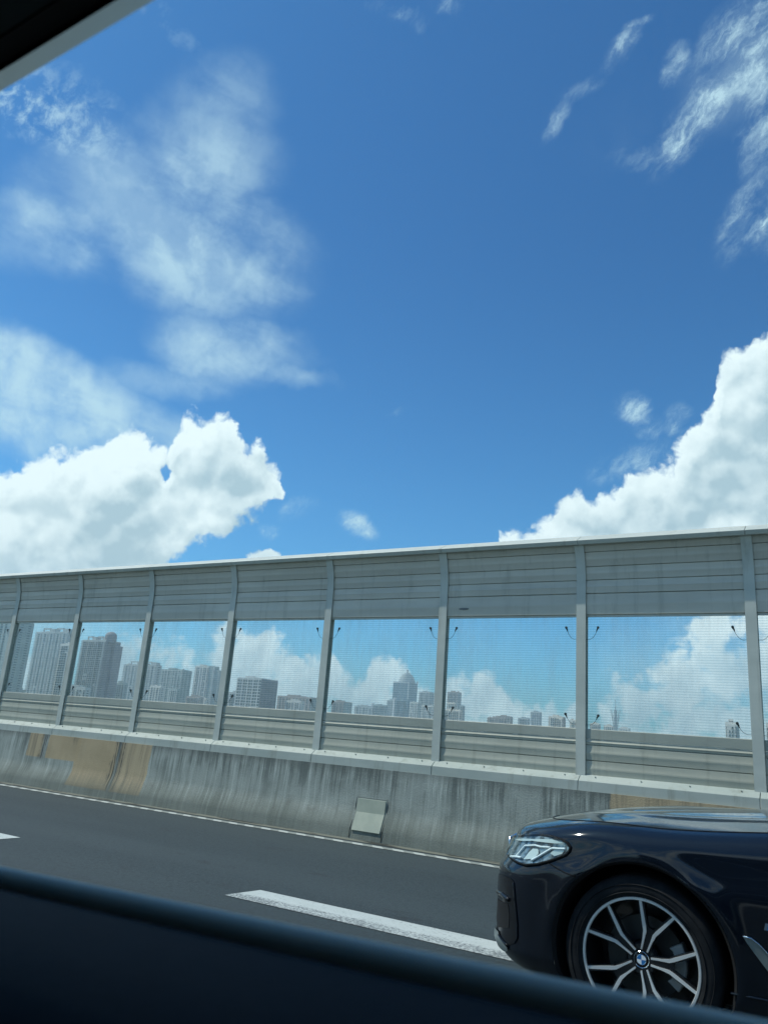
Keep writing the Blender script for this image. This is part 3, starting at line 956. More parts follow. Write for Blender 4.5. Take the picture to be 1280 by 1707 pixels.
INT = [(.46, .46), (.472, .62), (.474, .713), (.465, .75), (.448, .763), (.42, .768), (.292, .793), (.2, .808), (.165, .79), (.135, .735), (.125, .68), (.16, .60), (.193, .537), (.245, .47), (.338, .46)]
MSH = [(.35, .50), (.362, .705), (.312, .723), (.235, .723), (.20, .56), (.235, .47)]
BLD = [(.112, .30), (.175, .42), (.182, .595), (.155, .63), (.128, .735), (.112, .73), (.100, .67), (.098, .527), (.095, .30)]
for sd_ in (1, -1):
    hs = patch('headlight', HL, .003, M_hous, sed, .02, sd_)
    b_ = MB(); b_.tube(sline(HL + HL[:1], .004, sd_, 3), .0065, 6); b_.build('lamp_seal', M_dark, hs, smooth=True)
    b_ = MB()
    for q, r_ in (([(.593, .80), (.64, .83), (.688, .863), (.690, .90), (.693, .925)], .0055), ([(.605, .655), (.645, .662), (.682, .672), (.686, .70), (.695, .753), (.690, .795), (.693, .85)], .0045), ([(.588, .60), (.598, .66), (.600, .71)], .006)):
        b_.tube(sline(q, .010, sd_), r_, 6)
    b_.build('light_tube', M_drl, hs, smooth=True)
    patch('reflector', [(.703, .508), (.724, .60), (.742, .777), (.748, .83), (.730, .905), (.722, .87), (.722, .715), (.706, .60)], .012, M_refl, hs, .02, sd_)
    patch('reflector', [(.593, .735), (.64, .735), (.672, .748), (.674, .785), (.645, .808), (.605, .80)], .009, M_refl, hs, .02, sd_)
    patch('reflector', [(.655, .87), (.685, .88), (.683, .925), (.660, .925), (.640, .90)], .009, M_refl, hs, .02, sd_)
    patch('reflector', [(.62, .39), (.70, .39), (.712, .47), (.66, .50), (.63, .46)], .010, M_chrome, hs, .02, sd_)
    patch('lens', HL, .018, M_lens, hs, .02, sd_)
    it = patch('air_intake', INT, .003, M_gblack, sed, .02, sd_)
    b_ = MB(); b_.tube(sline([(.46, .75), (.42, .768), (.292, .793), (.2, .808), (.165, .79)], .004, sd_), .004, 6); b_.build('intake_edge', M_car, it, smooth=True)
    patch('mesh', MSH, .005, M_mesh, it, .02, sd_)
    b_ = MB(); b_.tube(sline([(.165, .60), (.15, .66), (.138, .735)], .008, sd_), .004, 6); b_.tube(sline([(.385, .5), (.395, .62), (.385, .72)], .006, sd_), .010, 6)
    b_.build('fin', M_gblack, it, smooth=True)
    patch('splitter', BLD, .010, M_silver, sed, .02, sd_)
    # shut lines
    b_ = MB()
    b_.tube(sline([(.598, .892), (.573, .943), (.553, .985), (.537, 1.012)], .0005, sd_), .0028, 6)
    b_.build('shut_line', M_dark, parts['front_bumper'], smooth=True)
    for x_, z0, z1 in ((1.56, .20, .90), (2.50, .20, .92), (3.42, .62, .95)):
        b_ = MB(); b_.tube([surf(*xz(x_, z0 + (z1 - z0) * i / 8), .0005, sd_) for i in range(9)], .0026, 6); b_.build('shut_line', M_dark, parts['body_shell'], smooth=True)
    hb = [(float(p[0]), -sd_ * float(p[1]), float(p[2]) + .0005) for p in np.stack(side(1.0, np.linspace(.1, 1.30, 50)), -1)]
    b_ = MB(); b_.tube(hb, .0024, 6); b_.build('shut_line', M_dark, parts['hood'], smooth=True)
    # fender blade and badge
    bl = [(1.255, .512), (1.285, .510), (1.315, .492), (1.36, .449), (1.42, .37), (1.50, .30), (1.47, .29), (1.40, .33), (1.34, .40), (1.295, .455)]
    vt = patch('fender_blade', [xz(*q) for q in bl], .008, M_silver, sed, .012, sd_)
    be = [(1.36, .449), (1.315, .492), (1.285, .510), (1.255, .512)]
    b_ = MB(); b_.tube([surf(*xz(*q), .010, sd_) for q in [(1.50, .30), (1.42, .37)] + be], .003, 6); b_.build('blade_edge', M_chrome, vt, smooth=True)
    bd = None
    for k_, m_ in enumerate((M_lblue, M_blue, M_red)):
        x_ = 1.335 + .011 * k_
        q = [(x_, .548), (x_ + .011, .548), (x_ + .017, .574), (x_ + .006, .574)]
        o = patch('badge' if bd is None else 'badge_stripe', [xz(*t_) for t_ in q], .004, m_, bd or sed, .02, sd_)
        bd = bd or o
    b_ = MB(); b_.tube([surf(*xz(*q), .005, sd_) for q in ((1.375, .548), (1.383, .574), (1.392, .552), (1.408, .574), (1.404, .548))], .003, 6); b_.build('badge_letter', M_chrome, bd, smooth=True)
    # arch lips and skirt
    for c_, nm in ((CX, 'arch'), (CX2, 'arch')):
        b_ = MB(); vo = []; n_ = 60
        for i in range(n_ + 1):
            a = math.pi * (-.17 + 1.34 * i / n_); x_ = c_ + AR * math.cos(a); z_ = CZ + AR * math.sin(a)
            y_ = None
            v_, s_ = xz(x_, max(z_, .17)); p = surf(v_, s_, 0.0, sd_)
            vo += [(x_, p[1], z_), (c_ + (AR - .012) * math.cos(a), p[1] + sd_ * .020, CZ + (AR - .012) * math.sin(a)), (c_ + (AR + .004) * math.cos(a), p[1] + sd_ * .34, CZ + (AR + .004) * math.sin(a))]
        fs = []
        for i in range(n_):
            for j in range(2): fs.append((i * 3 + j, i * 3 + j + 1, i * 3 + 4 + j, i * 3 + 3 + j))
        b_.add(vo, fs); b_.build('wheel_arch', M_mesh, sed, smooth=30)
    b_ = MB(); b_.tube([surf(*xz(1.20 + .09 * i, .292 - .0 * i), .002, sd_) for i in range(25)], .006, 6); b_.build('skirt_edge', M_car, sed, smooth=True)
    b_ = MB()
    for x_ in (2.25, 3.22):
        b_.tube([surf(*xz(x_ + .05 * i, .80), .012 + .012 * math.sin(math.pi * i / 4), sd_) for i in range(5)], .011, 8)
    b_.build('door_handle', M_car, sed, smooth=True)
    # door mirror
    b_ = MB(); yb = -sd_ * .93
    b_.tube([(1.86, yb, .98), (1.86, yb - sd_ * .06, 1.01), (1.87, yb - sd_ * .10, 1.03), (1.875, yb - sd_ * .16, 1.045), (1.88, yb - sd_ * .22, 1.04), (1.885, yb - sd_ * .25, 1.03)], [.02, .03, .065, .085, .07, .02], 14)
    b_.build('door_mirror', M_car, sed, smooth=True)
# underbody and inner cover behind the arches
b_ = MB(); b_.box(.35, 4.6, -.56, .56, .16, .78); b_.box(1.28, 3.40, -.86, .86, .155, .60); b_.build('underbody', M_black, sed)
# kidney grilles and number plate holder on the nose
b_ = MB()
for sy in (-1, 1):
    b_.tube([(-.012, sy * y_, z_) for y_, z_ in ((.03, .48), (.03, .68), (.12, .70), (.30, .68), (.29, .56), (.20, .47), (.03, .48))], .010, 8)
gr = b_.build('grille', M_chrome, sed, smooth=True)
b_ = MB()
for sy in (-1, 1):
    for k_ in range(8): b_.box(-.016, .02, *sorted((sy * (.05 + .03 * k_), sy * (.058 + .03 * k_))), .49, .67)
b_.build('slat', M_gblack, gr)
# glasshouse
def GH(x, y, z, sd_): return (x, -sd_ * y, z)
low_ = [(1.50, .70, .985), (1.66, .83, .965), (2.5, .845, .985), (3.4, .84, 1.01), (4.05, .80, 1.045), (4.25, .62, 1.085)]
upp_ = [(2.26, .50, 1.405), (2.34, .60, 1.40), (2.75, .625, 1.455), (3.25, .61, 1.445), (3.62, .585, 1.39), (3.72, .50, 1.385)]
for sd_ in (1, -1):
    b_ = MB(); n_ = 5
    vs = [GH(*p, sd_) for p in low_[1:5]] + [GH(*p, sd_) for p in upp_[1:5]]
    b_.add(vs, [(0, 1, 5, 4), (1, 2, 6, 5), (2, 3, 7, 6)]); b_.build('side_window', M_glass, sed)
    b_ = MB()
    b_.tube([GH(*p, sd_) for p in (low_[1], (1.95, .74, 1.20), upp_[1])], .022, 8); b_.tube([GH(*low_[4], sd_), GH(*upp_[4], sd_)], .05, 8)
    b_.tube([GH(2.50, .848, .985, sd_), GH(2.75, .63, 1.45, sd_)], .022, 8)
    b_.tube([GH(p[0], p[1] + .004, p[2], sd_) for p in low_[1:5]], .012, 8); b_.tube([GH(*p, sd_) for p in upp_[1:5]], .02, 8)
    b_.build('pillar', M_car, sed, smooth=True)
b_ = MB(); vs = []
for (x, y, z) in upp_: vs += [(x, -y, z), (x, 0, z + .04), (x, y, z)]
b_.add(vs, [f for i in range(5) for f in ((i * 3, i * 3 + 1, i * 3 + 4, i * 3 + 3), (i * 3 + 1, i * 3 + 2, i * 3 + 5, i * 3 + 4))]); b_.build('roof', M_car, sed, smooth=True)
b_ = MB(); b_.add([(1.50, -.70, .985), (1.42, 0, 1.0), (1.50, .70, .985), (2.30, -.58, 1.40), (2.24, 0, 1.44), (2.30, .58, 1.40), (1.66, -.83, .965), (1.66, .83, .965)], [(0, 1, 4, 3), (1, 2, 5, 4), (0, 3, 6), (2, 7, 5)]); b_.build('windshield', M_glass, sed, smooth=True)
b_ = MB(); b_.add([(4.25, -.62, 1.085), (4.32, 0, 1.10), (4.25, .62, 1.085), (3.68, -.56, 1.385), (3.74, 0, 1.43), (3.68, .56, 1.385)], [(0, 1, 4, 3), (1, 2, 5, 4)]); b_.build('rear_window', M_glass, sed, smooth=True)

# ------------------------------------------------------------------ wheels
def make_wheel():
    """axis along Y, outer face towards -Y at y = 0"""
    wb = MB()
    wb.lathe_y([(.238, .012), (.232, .03), (.222, .10), (.222, .20), (.235, .22)], 96)
    wb.lathe_y([(0, .034), (.060, .036), (.070, .05), (.06, .09), (0, .09)], 48)
    wb.lathe_y([(.0, .205), (.222, .205)], 48)
    def arm(a):
        ca, sa = math.cos(a), math.sin(a)
        def tr(r, t): return (r * ca - t * sa, r * sa + t * ca)
        def dy(r): return .026 - .022 * (r / .235)
        def pg(L): return [(*tr(r, t), dy(math.hypot(r, t))) for r, t in L]
        wb.prism_y(pg([(.030, -.022), (.125, -.030), (.135, -.012), (.135, .012), (.125, .030), (.030, .022)]), .006, .040)
        for s in (-1, 1):
            e = (.235 * math.cos(R(18)), s * .235 * math.sin(R(18)))
            wb.prism_y(pg([(.118, s * .006), (.118, s * .034), (e[0] + .003, e[1] + s * .013), (e[0] + .008, e[1] - s * .013)]), .004, .034)
        return tr, dy
    trs = [arm(R(71 + 72 * k)) for k in range(5)]
    w_ = wb.build('wheel', M_rimd, None, smooth=32)
    ty = MB(); ty.lathe_y([(.245, .004), (.262, -.008), (.285, -.013), (.305, -.008), (.322, .004), (.332, .022), (.3345, .05), (.335, .12), (.3345, .19), (.332, .218), (.315, .24), (.27, .245), (.24, .23)], 112)
    for rr in (.268, .300): ty.lathe_y([(rr - .003, -.0085), (rr, -.0145), (rr + .003, -.0085)], 112)
    ty.build('tyre', M_rub, w_, smooth=45)
    rm = MB(); rm.lathe_y([(.236, .004), (.2385, -.003), (.247, -.003), (.250, .002), (.249, .010)], 112)
    for (tr, dy) in trs:
        for s in (-1, 1):
            e = (.238 * math.cos(R(18)), s * .238 * math.sin(R(18)))
            ctr = [(.040, s * .013), (.085, s * .017), (.118, s * .021), (.140, s * .031), (e[0], e[1])]
            wd = [.0036, .0042, .0072, .0084, .0062]
            L = [(r, t - s * w0) for (r, t), w0 in zip(ctr, wd)]; Rr = [(r, t + s * w0) for (r, t), w0 in zip(ctr, wd)]
            for i in range(4):
                q = [L[i], Rr[i], Rr[i + 1], L[i + 1]]
                rm.prism_y([(*tr(r, t), dy(math.hypot(r, t))) for r, t in q], -.001, .0055 if i else .0055)
    rm.build('rim', M_rims, w_, smooth=30)
    dk = MB(); dk.lathe_y([(.07, .105), (.165, .105), (.168, .11), (.168, .125), (.07, .125)], 64)
    for i in range(36):
        a = 2 * math.pi * i / 36; rr = .10 + .02 * (i % 3)
        dk.box(rr * math.cos(a) - .004, rr * math.cos(a) + .004, .1035, .106, rr * math.sin(a) - .004, rr * math.sin(a) + .004)
    dk.build('brake_disc', M_disc, w_, smooth=30)
    cl = MB(); n_ = 10
    pts = [((.118 if i < n_ else .118), 0) for i in range(n_)]
    po = []
    for i in range(n_ + 1):
        a = R(-38 + 66 * i / n_); po.append((.178 * math.cos(a), .178 * math.sin(a)))
    for i in range(n_ + 1):
        a = R(28 - 66 * i / n_); rr = .118 + .012 * math.sin(math.pi * i / n_ * 3) ** 2; po.append((rr * math.cos(a), rr * math.sin(a)))
    cl.prism_y(po, .075, .14)
    c_ = cl.build('brake_caliper', M_cal, w_, smooth=30); bevel(c_, .006, 2)
    em = MB(); yf = .026
    em.cur = 0; em.lathe_y([(0, yf), (.030, yf), (.033, yf + .003), (.034, yf + .012)], 48)
    em.cur = 1; em.lathe_y([(.0305, yf - .0006), (.0318, yf - .0012), (.033, yf)], 48); em.lathe_y([(.0185, yf - .0006), (.0195, yf - .0012), (.0205, yf - .0006)], 48)
    for k_ in range(4):
        em.cur = 2 if k_ % 2 else 3
        vs = [(0, yf - .0009, 0)] + [(.0185 * math.cos(R(90 * k_ + 9 * i)), yf - .0009, .0185 * math.sin(R(90 * k_ + 9 * i))) for i in range(11)]
        em.add(vs, [(0, i, i + 1) for i in range(1, 11)])
    # the three letters round the top of the ring, as fine strokes
    em.cur = 1
    L_ = {'B': [[(0, 0), (0, 1)], [(0, 1), (.6, .85), (0, .5), (.65, .22), (0, 0)]], 'M': [[(0, 0), (.1, 1), (.4, .3), (.7, 1), (.8, 0)]], 'W': [[(0, 1), (.2, 0), (.4, .7), (.6, 0), (.8, 1)]]}
    for ch, ang in (('B', 133), ('M', 90), ('W', 47)):
        a = R(ang); u = (math.sin(a), -math.cos(a)); o_ = (math.cos(a), math.sin(a))
        for st_ in L_[ch]:
            em.tube([(o_[0] * (.0225 + .006 * q[1]) + u[0] * (q[0] - .4) * .0075, yf - .0012, o_[1] * (.0225 + .006 * q[1]) + u[1] * (q[0] - .4) * .0075) for q in st_], .0006, 5)
    em.build('hub_emblem', [M_gblack, M_chrome, M_blue, M_white], w_, smooth=30, fix=False)
    nt_ = MB()
    for k_ in range(5):
        a = R(71 + 36 + 72 * k_); nt_.lathe_y([(0, .030), (.007, .030), (.0085, .034), (.0085, .05)], 8, (.05 * math.cos(a), 0, .05 * math.sin(a)))
    nt_.build('wheel_bolt', M_disc, w_, smooth=30)
    return w_
wh = make_wheel(); wh.parent = sed
kids = list(wh.children)
WY = -(Y0 - 3.802)
wh.location = (CX, WY, CZ - .008)
for x_, y_, rz in ((CX2, WY, 0), (CX, -WY, math.pi), (CX2, -WY, math.pi)):
    c_ = inst_of(wh, sed, (x_, y_, CZ - .008)); c_.rotation_euler = (0, R(23 * x_), rz)
    for k_ in kids: inst_of(k_, c_)

# ------------------------------------------------------------------ the car the picture is taken from
own = empty('car_cabin', (0, .36, 0))
tag(own, 'dark car door top and window frame in the near foreground, seen from inside', 'car')
def Q(y, z): return (y - .36, z)
sl = .029
zt_ = 1.2 - .0957          # height of the weatherstrip's top at x = 0
b_ = MB()
def arc_profile(L): return [Q(y - .06, zt_ + z) for y, z in L]
b_.extr_x(arc_profile([(.452, -.03), (.446, -.006), (.441, -.001), (.437, .0), (.4335, -.0013), (.431, -.0045), (.430, -.009), (.430, -.03)]), -1.7, 1.3, 50, slope=sl)
b_.build('window_seal', M_seal, own, smooth=50)
b_ = MB()
b_.extr_x(arc_profile([(.4245, -.03), (.4245, -.0125), (.421, -.0100), (.412, -.0092), (.385, -.0105), (.355, -.014), (.325, -.021), (.300, -.033), (.280, -.055), (.268, -.09), (.262, -.16), (.262, -.50), (.30, -.80), (.4145, -.80)]), -1.7, 1.3, 50, slope=sl)
b_.build('door_panel', M_trim, own, smooth=50)
b_ = MB()
b_.extr_x(arc_profile([(.455, -.035), (.50, -.05), (.56, -.12), (.60, -.25), (.61, -.45), (.58, -.75), (.455, -.78)]), -1.7, 1.3, 10, slope=sl * .4)
b_.build('door_skin', M_car, own, smooth=50)
# roof rail above the window: outer trim, rubber, headliner
zr_ = 1.2 + .463
k_ = .463
ys = dict(sky=k_ / 1.8156, grey=k_ / 1.905, blk=k_ / 2.060)
b_ = MB(); b_.extr_x([Q(.290, zr_ + .090), Q(.2625, zr_ + .0160), Q(.2610, zr_ + .0107), Q(.2430, zr_ - .0001), Q(ys['grey'], zr_ + .04)], -1.7, 1.3, 20); b_.build('window_frame', M_frame, own, smooth=40)
b_ = MB(); b_.extr_x([Q(ys['grey'] - .0004, zr_ + .004), Q(ys['grey'] - .006, zr_ + .0035), Q(ys['blk'], zr_ + .0005), Q(ys['blk'], zr_ + .04), Q(ys['grey'] - .0004, zr_ + .04)], -1.7, 1.3, 20); b_.build('frame_rubber', M_black, own, smooth=40)
b_ = MB(); b_.extr_x([Q(ys['blk'] - .0006, zr_ + .002), Q(.19, zr_ + .001), Q(.10, zr_ + .02), Q(-.05, zr_ + .055), Q(-.6, zr_ + .075), Q(-1.1, zr_ + .04), Q(-1.1, zr_ + .12), Q(.10, zr_ + .10), Q(ys['blk'] - .0006, zr_ + .06)], -1.7, 1.5, 20); b_.build('headliner', mat('headliner', (.030, .045, .048), .9), own, smooth=40)
b_ = MB(); b_.extr_x([Q(.292, zr_ + .092), Q(.25, zr_ + .115), Q(.08, zr_ + .135), Q(-.6, zr_ + .160), Q(-1.15, zr_ + .125), Q(-1.15, zr_ + .14), Q(-.6, zr_ + .185), Q(.06, zr_ + .165), Q(.24, zr_ + .14), Q(.300, zr_ + .098)], -1.7, 1.5, 4); b_.build('roof', M_car, own, smooth=40)
# pillars, floor; unseen windowless bulkheads and far side added to keep the cabin dark
b_ = MB(); b_.tube([(-1.55, .02, zt_ - .08), (-1.50, 0.01, zt_ - .04), (-1.15, -.10, zr_ + .05)], [.05, .05, .045], 10); b_.tube([(1.12, .03, zt_ - .05), (1.10, 0.0, zt_ + .1), (1.04, -.10, zr_ + .05)], [.07, .07, .06], 10)
b_.build('pillar', M_black, own, smooth=40)
b_ = MB(); b_.box(-1.7, 1.6, -1.60, .15, .30, .34); b_.box(-1.74, -1.70, -1.60, .0, .30, 1.74); b_.box(1.6, 1.64, -1.60, .0, .30, 1.74); b_.box(-1.7, 1.6, -1.62, -1.46, .34, 1.78); b_.build('cabin_shell', M_black, own)
b_ = MB(); b_.box(.72, .92, -.75, -.25, .45, 1.15); b_.box(.30, .92, -.78, -.22, .42, .56); bevel(b_.build('seat', M_trim, own), .05, 4)
for x_ in (-2.2, 1.95):
    c_ = inst_of(wh, own, (x_, .19, .335)); c_.rotation_euler = (0, 0, math.pi)
    for q_ in kids: inst_of(q_, c_)
# ------------------------------------------------------------------ the city beyond the barrier
def wallmat(name, a, c2):
    m_ = mat(name, rough=.85); noisy(m_, a, c2, .03, 4, sc=(1, 1, 2)); return m_
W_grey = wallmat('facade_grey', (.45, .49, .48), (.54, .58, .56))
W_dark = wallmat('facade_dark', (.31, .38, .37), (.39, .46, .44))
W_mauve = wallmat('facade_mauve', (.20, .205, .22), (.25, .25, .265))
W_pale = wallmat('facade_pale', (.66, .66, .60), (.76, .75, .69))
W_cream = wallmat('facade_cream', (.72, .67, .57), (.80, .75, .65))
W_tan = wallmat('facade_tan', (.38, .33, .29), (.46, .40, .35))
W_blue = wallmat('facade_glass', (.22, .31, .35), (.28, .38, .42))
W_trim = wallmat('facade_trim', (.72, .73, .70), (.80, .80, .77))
M_win = mat('window_glass', (.085, .12, .12), .2, spec=.5)
M_bluew = mat('curtain_glass', (.12, .20, .25), .12, metal=.3)

def building(label, x0, x1, y, depth, ztop, wall, cols, fh=3.2, trim=None, crown=None, winm=None, style='punched', side_dark=None, cat='apartment block', frac=(.62, .52)):
    """front on -Y; the visible floors only get windows, a street-level podium closes the foot"""
    w = x1 - x0; root = empty('building', ((x0 + x1) / 2, y, -8)); tag(root, label, cat, 'buildings on the skyline beyond the noise barrier')
    winm = winm or M_win
    H = ztop + 8; h2 = w / 2
    b_ = MB(); b_.box(-h2, h2, 0, depth, 0, H)
    # shallow bays break the front into strips
    nb_ = max(1, cols // 3)
    for k in range(nb_):
        cw = w / nb_; xa = -h2 + cw * (k + .12); xb = -h2 + cw * (k + .88)
        if style == 'punched': b_.box(xa, xb, -.9, -.002, 0, H - (2.2 if k % 2 else .8))
    b_.build('wall', wall, root)
    if side_dark:  # flank away from the sun, its shade put into the wall colour
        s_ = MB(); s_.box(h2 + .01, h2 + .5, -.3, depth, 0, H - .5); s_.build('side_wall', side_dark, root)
    floors = max(2, int((ztop - 2) / fh)); cw = w / cols
    wb = MB(); ww = cw * frac[0]; wh_ = fh * frac[1]
    wb.box(-ww / 2, ww / 2, -.12, 0, 0, wh_)
    if style == 'punched': wb.box(-ww / 2 - .25, ww / 2 + .25, -.55, 0, -.35, -.12)
    first = None; n = 0; rest = MB()
    fr = {}
    for fl in range(floors):
        z = H - 1.6 - fh * (fl + 1) + (fh - wh_) * .5
        if z < 8 + 2: break
        for c in range(cols):
            x = -h2 + cw * (c + .5); k = int(c * nb_ / cols)
            xa = -h2 + w / nb_ * (k + .12); xb = -h2 + w / nb_ * (k + .88)
            yy = -.905 if style == 'punched' and xa < x - ww / 2 and x + ww / 2 < xb and z + wh_ < H - 2.3 else -.005
            if random.random() < .03: continue
            if n < 100:
                if first is None: first = wb.build('window', winm, root); first.location = (x, yy, z)
                else: inst_of(first, root, (x, yy, z))
            else:
                rest.box(x - ww / 2, x + ww / 2, yy - .12, yy, z, z + wh_)
                if style == 'punched': rest.box(x - ww / 2 - .25, x + ww / 2 + .25, yy - .55, yy, z - .35, z - .12)
            n += 1
    if n > 100 and rest.v: tag(rest.build('window', winm, root), kind='stuff')
    # side windows as long glazed slots on the visible flank
    sw = MB()
    for fl in range(0, floors, 1):
        z = H - 1.6 - fh * (fl + 1) + .8
        if z < 8: break
        e = .51 if side_dark else .01
        nsl = max(1, int(depth / 9))
        for q in range(nsl):
            ya = depth * (q + .3) / nsl; sw.box(h2 + e, h2 + e + .1, ya, ya + depth / nsl * .35, z, z + 1.3)
    if sw.v: sw.build('flank_glazing', winm, root)
    if trim:
        t = MB(); step = max(1, round(cols / 5)); fwid = .75 if style == 'grid' else .45
        for c in range(0, cols + 1, step):
            x = -h2 + cw * c; t.box(x - fwid, x + fwid, -1.25, -.91, 6, H + .4)
        for fl in range(0, floors, 1 if style == 'grid' else 4):
            z = H - 1.6 - fh * fl
            if z > 8: t.box(-h2, h2, -1.22, -.93, z - fwid * .6, z + fwid * .6)
        t.build('frame', trim, root)
    r = MB()
    r.box(-h2 + .2, -h2 + .6, .2, depth - .2, H + .002, H + 1.3); r.box(h2 - .6, h2 - .2, .2, depth - .2, H + .002, H + 1.3); r.box(-h2 + .602, h2 - .602, .2, .6, H + .002, H + 1.3)
    if crown == 'frame':       # open roof frames with sky showing through
        for k in range(2 if w > 30 else 1):
            xc = -h2 + w * (.28 + .42 * k); a = w * .10
            for xx in (xc - a, xc + a): r.box(xx - .7, xx + .7, 2, 4, H, H + 7)
            r.box(xc - a - .7, xc + a + .7, 2, 4, H + 5.2, H + 7.2)
            r.box(xc + a + .72, xc + a + w * .16, 2, 12, H + .003, H + 6.2)
    elif crown == 'box':
        r.box(-w * .22, w * .12, 2, min(depth - 1, 9), H + .003, H + 4.5); r.box(w * .16, w * .30, 2, min(depth - 1, 7), H + .003, H + 2.6)
    for q in range(max(2, int(w / 14))):
        xa = random.uniform(-h2 + 1, h2 - 5); r.box(xa, xa + random.uniform(1.5, 4), depth * .4, depth * .4 + 3, H + .004, H + random.uniform(1.6, 4.2))
    r.build('roof_parapet', trim if (trim and style == 'grid') else wall, root)
    return root, H, h2
B = building
B('tallest apartment tower at the far left, its roof hidden by the upper louvres', -1107, -937, 620, 22, 104, W_dark, 22, crown=None, side_dark=W_dark)
r_, H, h2 = B('wide grey apartment tower with open roof frame, second from the left behind the barrier', -1157, -1076, 800, 14, 116, W_grey, 15, crown='frame', trim=W_grey)
B('slim pale apartment tower with lit balconies standing before the wide grey tower', -955, -931, 700, 10, 85, W_pale, 5, frac=(.72, .50))
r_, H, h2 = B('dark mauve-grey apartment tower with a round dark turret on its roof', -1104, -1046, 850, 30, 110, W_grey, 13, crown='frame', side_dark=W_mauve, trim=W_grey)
t = MB(); n_ = 24
pf = [(9.5, -2), (9.5, 8), (9.0, 10.5), (7.2, 13.2), (4, 15.2), (0, 16)]
vs = [(rr * math.cos(2 * math.pi * i / n_), rr * math.sin(2 * math.pi * i / n_), zz) for i in range(n_) for rr, zz in pf]
t.add([(x + h2 - 3, y + 11, z + H) for x, y, z in vs], [(i * 6 + j, i * 6 + j + 1, ((i + 1) % n_) * 6 + j + 1, ((i + 1) % n_) * 6 + j) for i in range(n_) for j in range(5)])
t.build('turret', W_mauve, r_, smooth=30)
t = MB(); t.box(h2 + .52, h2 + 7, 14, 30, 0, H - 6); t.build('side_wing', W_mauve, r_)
B('low grey block in the gap right of the turreted tower', -1069, -1046, 900, 9, 46, W_dark, 5, crown='box')
B('greenish grey apartment block with a roof frame, split by the third post from the left', -1286, -1193, 1100, 14, 94, W_grey, 15, crown='frame', winm=mat('green_glass', (.05, .10, .09), .2), trim=W_grey)
B('low pale apartment block at the foot of the greenish grey block', -1094, -1066, 1000, 9, 49, W_pale, 6, frac=(.7, .55))
B('blue-grey apartment tower with flat roof and dark right flank', -1338, -1274, 1250, 29, 98, W_dark, 12, crown='box', side_dark=W_dark, trim=W_trim)
B('small blue-grey block with light corner stripe before the blue-grey tower', -1148, -1128, 1100, 8, 50, W_dark, 4, trim=W_trim)
r_, H, h2 = B('pale beige apartment tower with dark vertical recess and stepped right wing', -1188, -1150, 1200, 18, 103, W_pale, 8, crown='box', frac=(.6, .55))
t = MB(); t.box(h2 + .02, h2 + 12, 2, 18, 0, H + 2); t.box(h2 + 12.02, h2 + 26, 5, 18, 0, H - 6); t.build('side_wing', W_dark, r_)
t = MB(); t.box(h2 + 12.03, h2 + 12.8, 1.2, 4.9, 0, H + 1); t.box(-4, -1.5, -1.0, -.96, 0, H); t.build('corner_stripe', W_trim, r_)
B('long low grey office block with rows of windows left of the white-framed block', -1088, -1040, 1200, 10, 54, W_grey, 10, crown='box')
B('mauve apartment block with bright white grid frame on its front', -979, -923, 1100, 46, 76, W_dark, 9, fh=5.2, trim=W_trim, style='grid', side_dark=W_mauve, crown='box', frac=(.7, .6))
B('long low grey block with rows of white-silled windows and a dark right end', -1044, -958, 1300, 26, 56, W_tan, 15, side_dark=W_dark, crown='box')
B('low tan block with dark right flank, just right of the fifth post from the left', -1046, -1012, 1500, 32, 59, W_tan, 8, side_dark=W_dark, crown='box')
# stepped dome skyscraper
r_, H, h2 = B('tall blue glass skyscraper with a stepped dome on top', -1538, -1472, 2600, 70, 186, W_blue, 10, fh=4.2, winm=M_bluew, style='flush', side_dark=W_blue, cat='skyscraper', frac=(.86, .7))
t = MB()
for hw, hz0, hz1 in ((31, 0, 12), (27, 12, 22), (21, 22, 31), (12, 31, 37), (3, 37, 50)):
    n_ = 16; vs = [((hw + 1.2 * (1 - e)) * math.cos(2 * math.pi * (i + .5) / n_) + 6, (hw + 1.2 * (1 - e)) * math.sin(2 * math.pi * (i + .5) / n_) + 34, H + (hz1 if e else hz0) + .01) for e in (0, 1) for i in range(n_)]
    t.add(vs, [(i, (i + 1) % n_, n_ + (i + 1) % n_, n_ + i) for i in range(n_)] + [tuple(n_ + i for i in range(n_))])
t.build('crown', W_grey, r_, smooth=30)
t = MB(); t.box(h2 + .3, h2 + 2.6, -2.6, -.4, 0, H + 4); t.box(-h2 - 1, h2, -1.6, -.3, H - 3, H - .5); t.box(h2 + .6, h2 + 1.6, 60, 70.4, H, H + 9); t.build('corner_stripe', W_trim, r_)
B('wide blue-grey slab block with a white left edge below the skyscraper', -1290, -1242, 2200, 12, 102, W_blue, 10, trim=None, crown='box')
t = MB(); t.box(-1298, -1291.5, 2199, 2210, -8, 108); t.box(-1440.5, -1436, 2299, 2310, -8, 92)
tag(t.build('service_tower', W_trim), 'pair of thin white service shafts beside the blue-grey slabs', 'service tower')
B('lowest of the stepped grey blocks left of the skyscraper', -1434, -1384, 2300, 12, 86, W_dark, 10, crown='box')
B('taller stepped grey block next to the white-edged slab', -1440, -1412, 2400, 9, 108, W_grey, 6, crown='box')
B('pale block with dark window grid at the right foot of the skyscraper', -1068, -1042, 1900, 10, 84, W_pale, 6, fh=3.6)
B('grey-green tower with slanted roof right of the skyscraper', -1150, -1115, 2100, 30, 124, W_grey, 8, fh=3.8, trim=W_trim, crown='box')
B('low pale block with white frames before the grey-green tower', -976, -944, 1800, 14, 73, W_pale, 8, trim=W_trim)
B('tan high-rise with banded front just right of the sixth post from the left', -1005, -974, 2000, 23, 121, W_tan, 7, fh=3.8, trim=W_trim, crown='box', side_dark=W_grey)
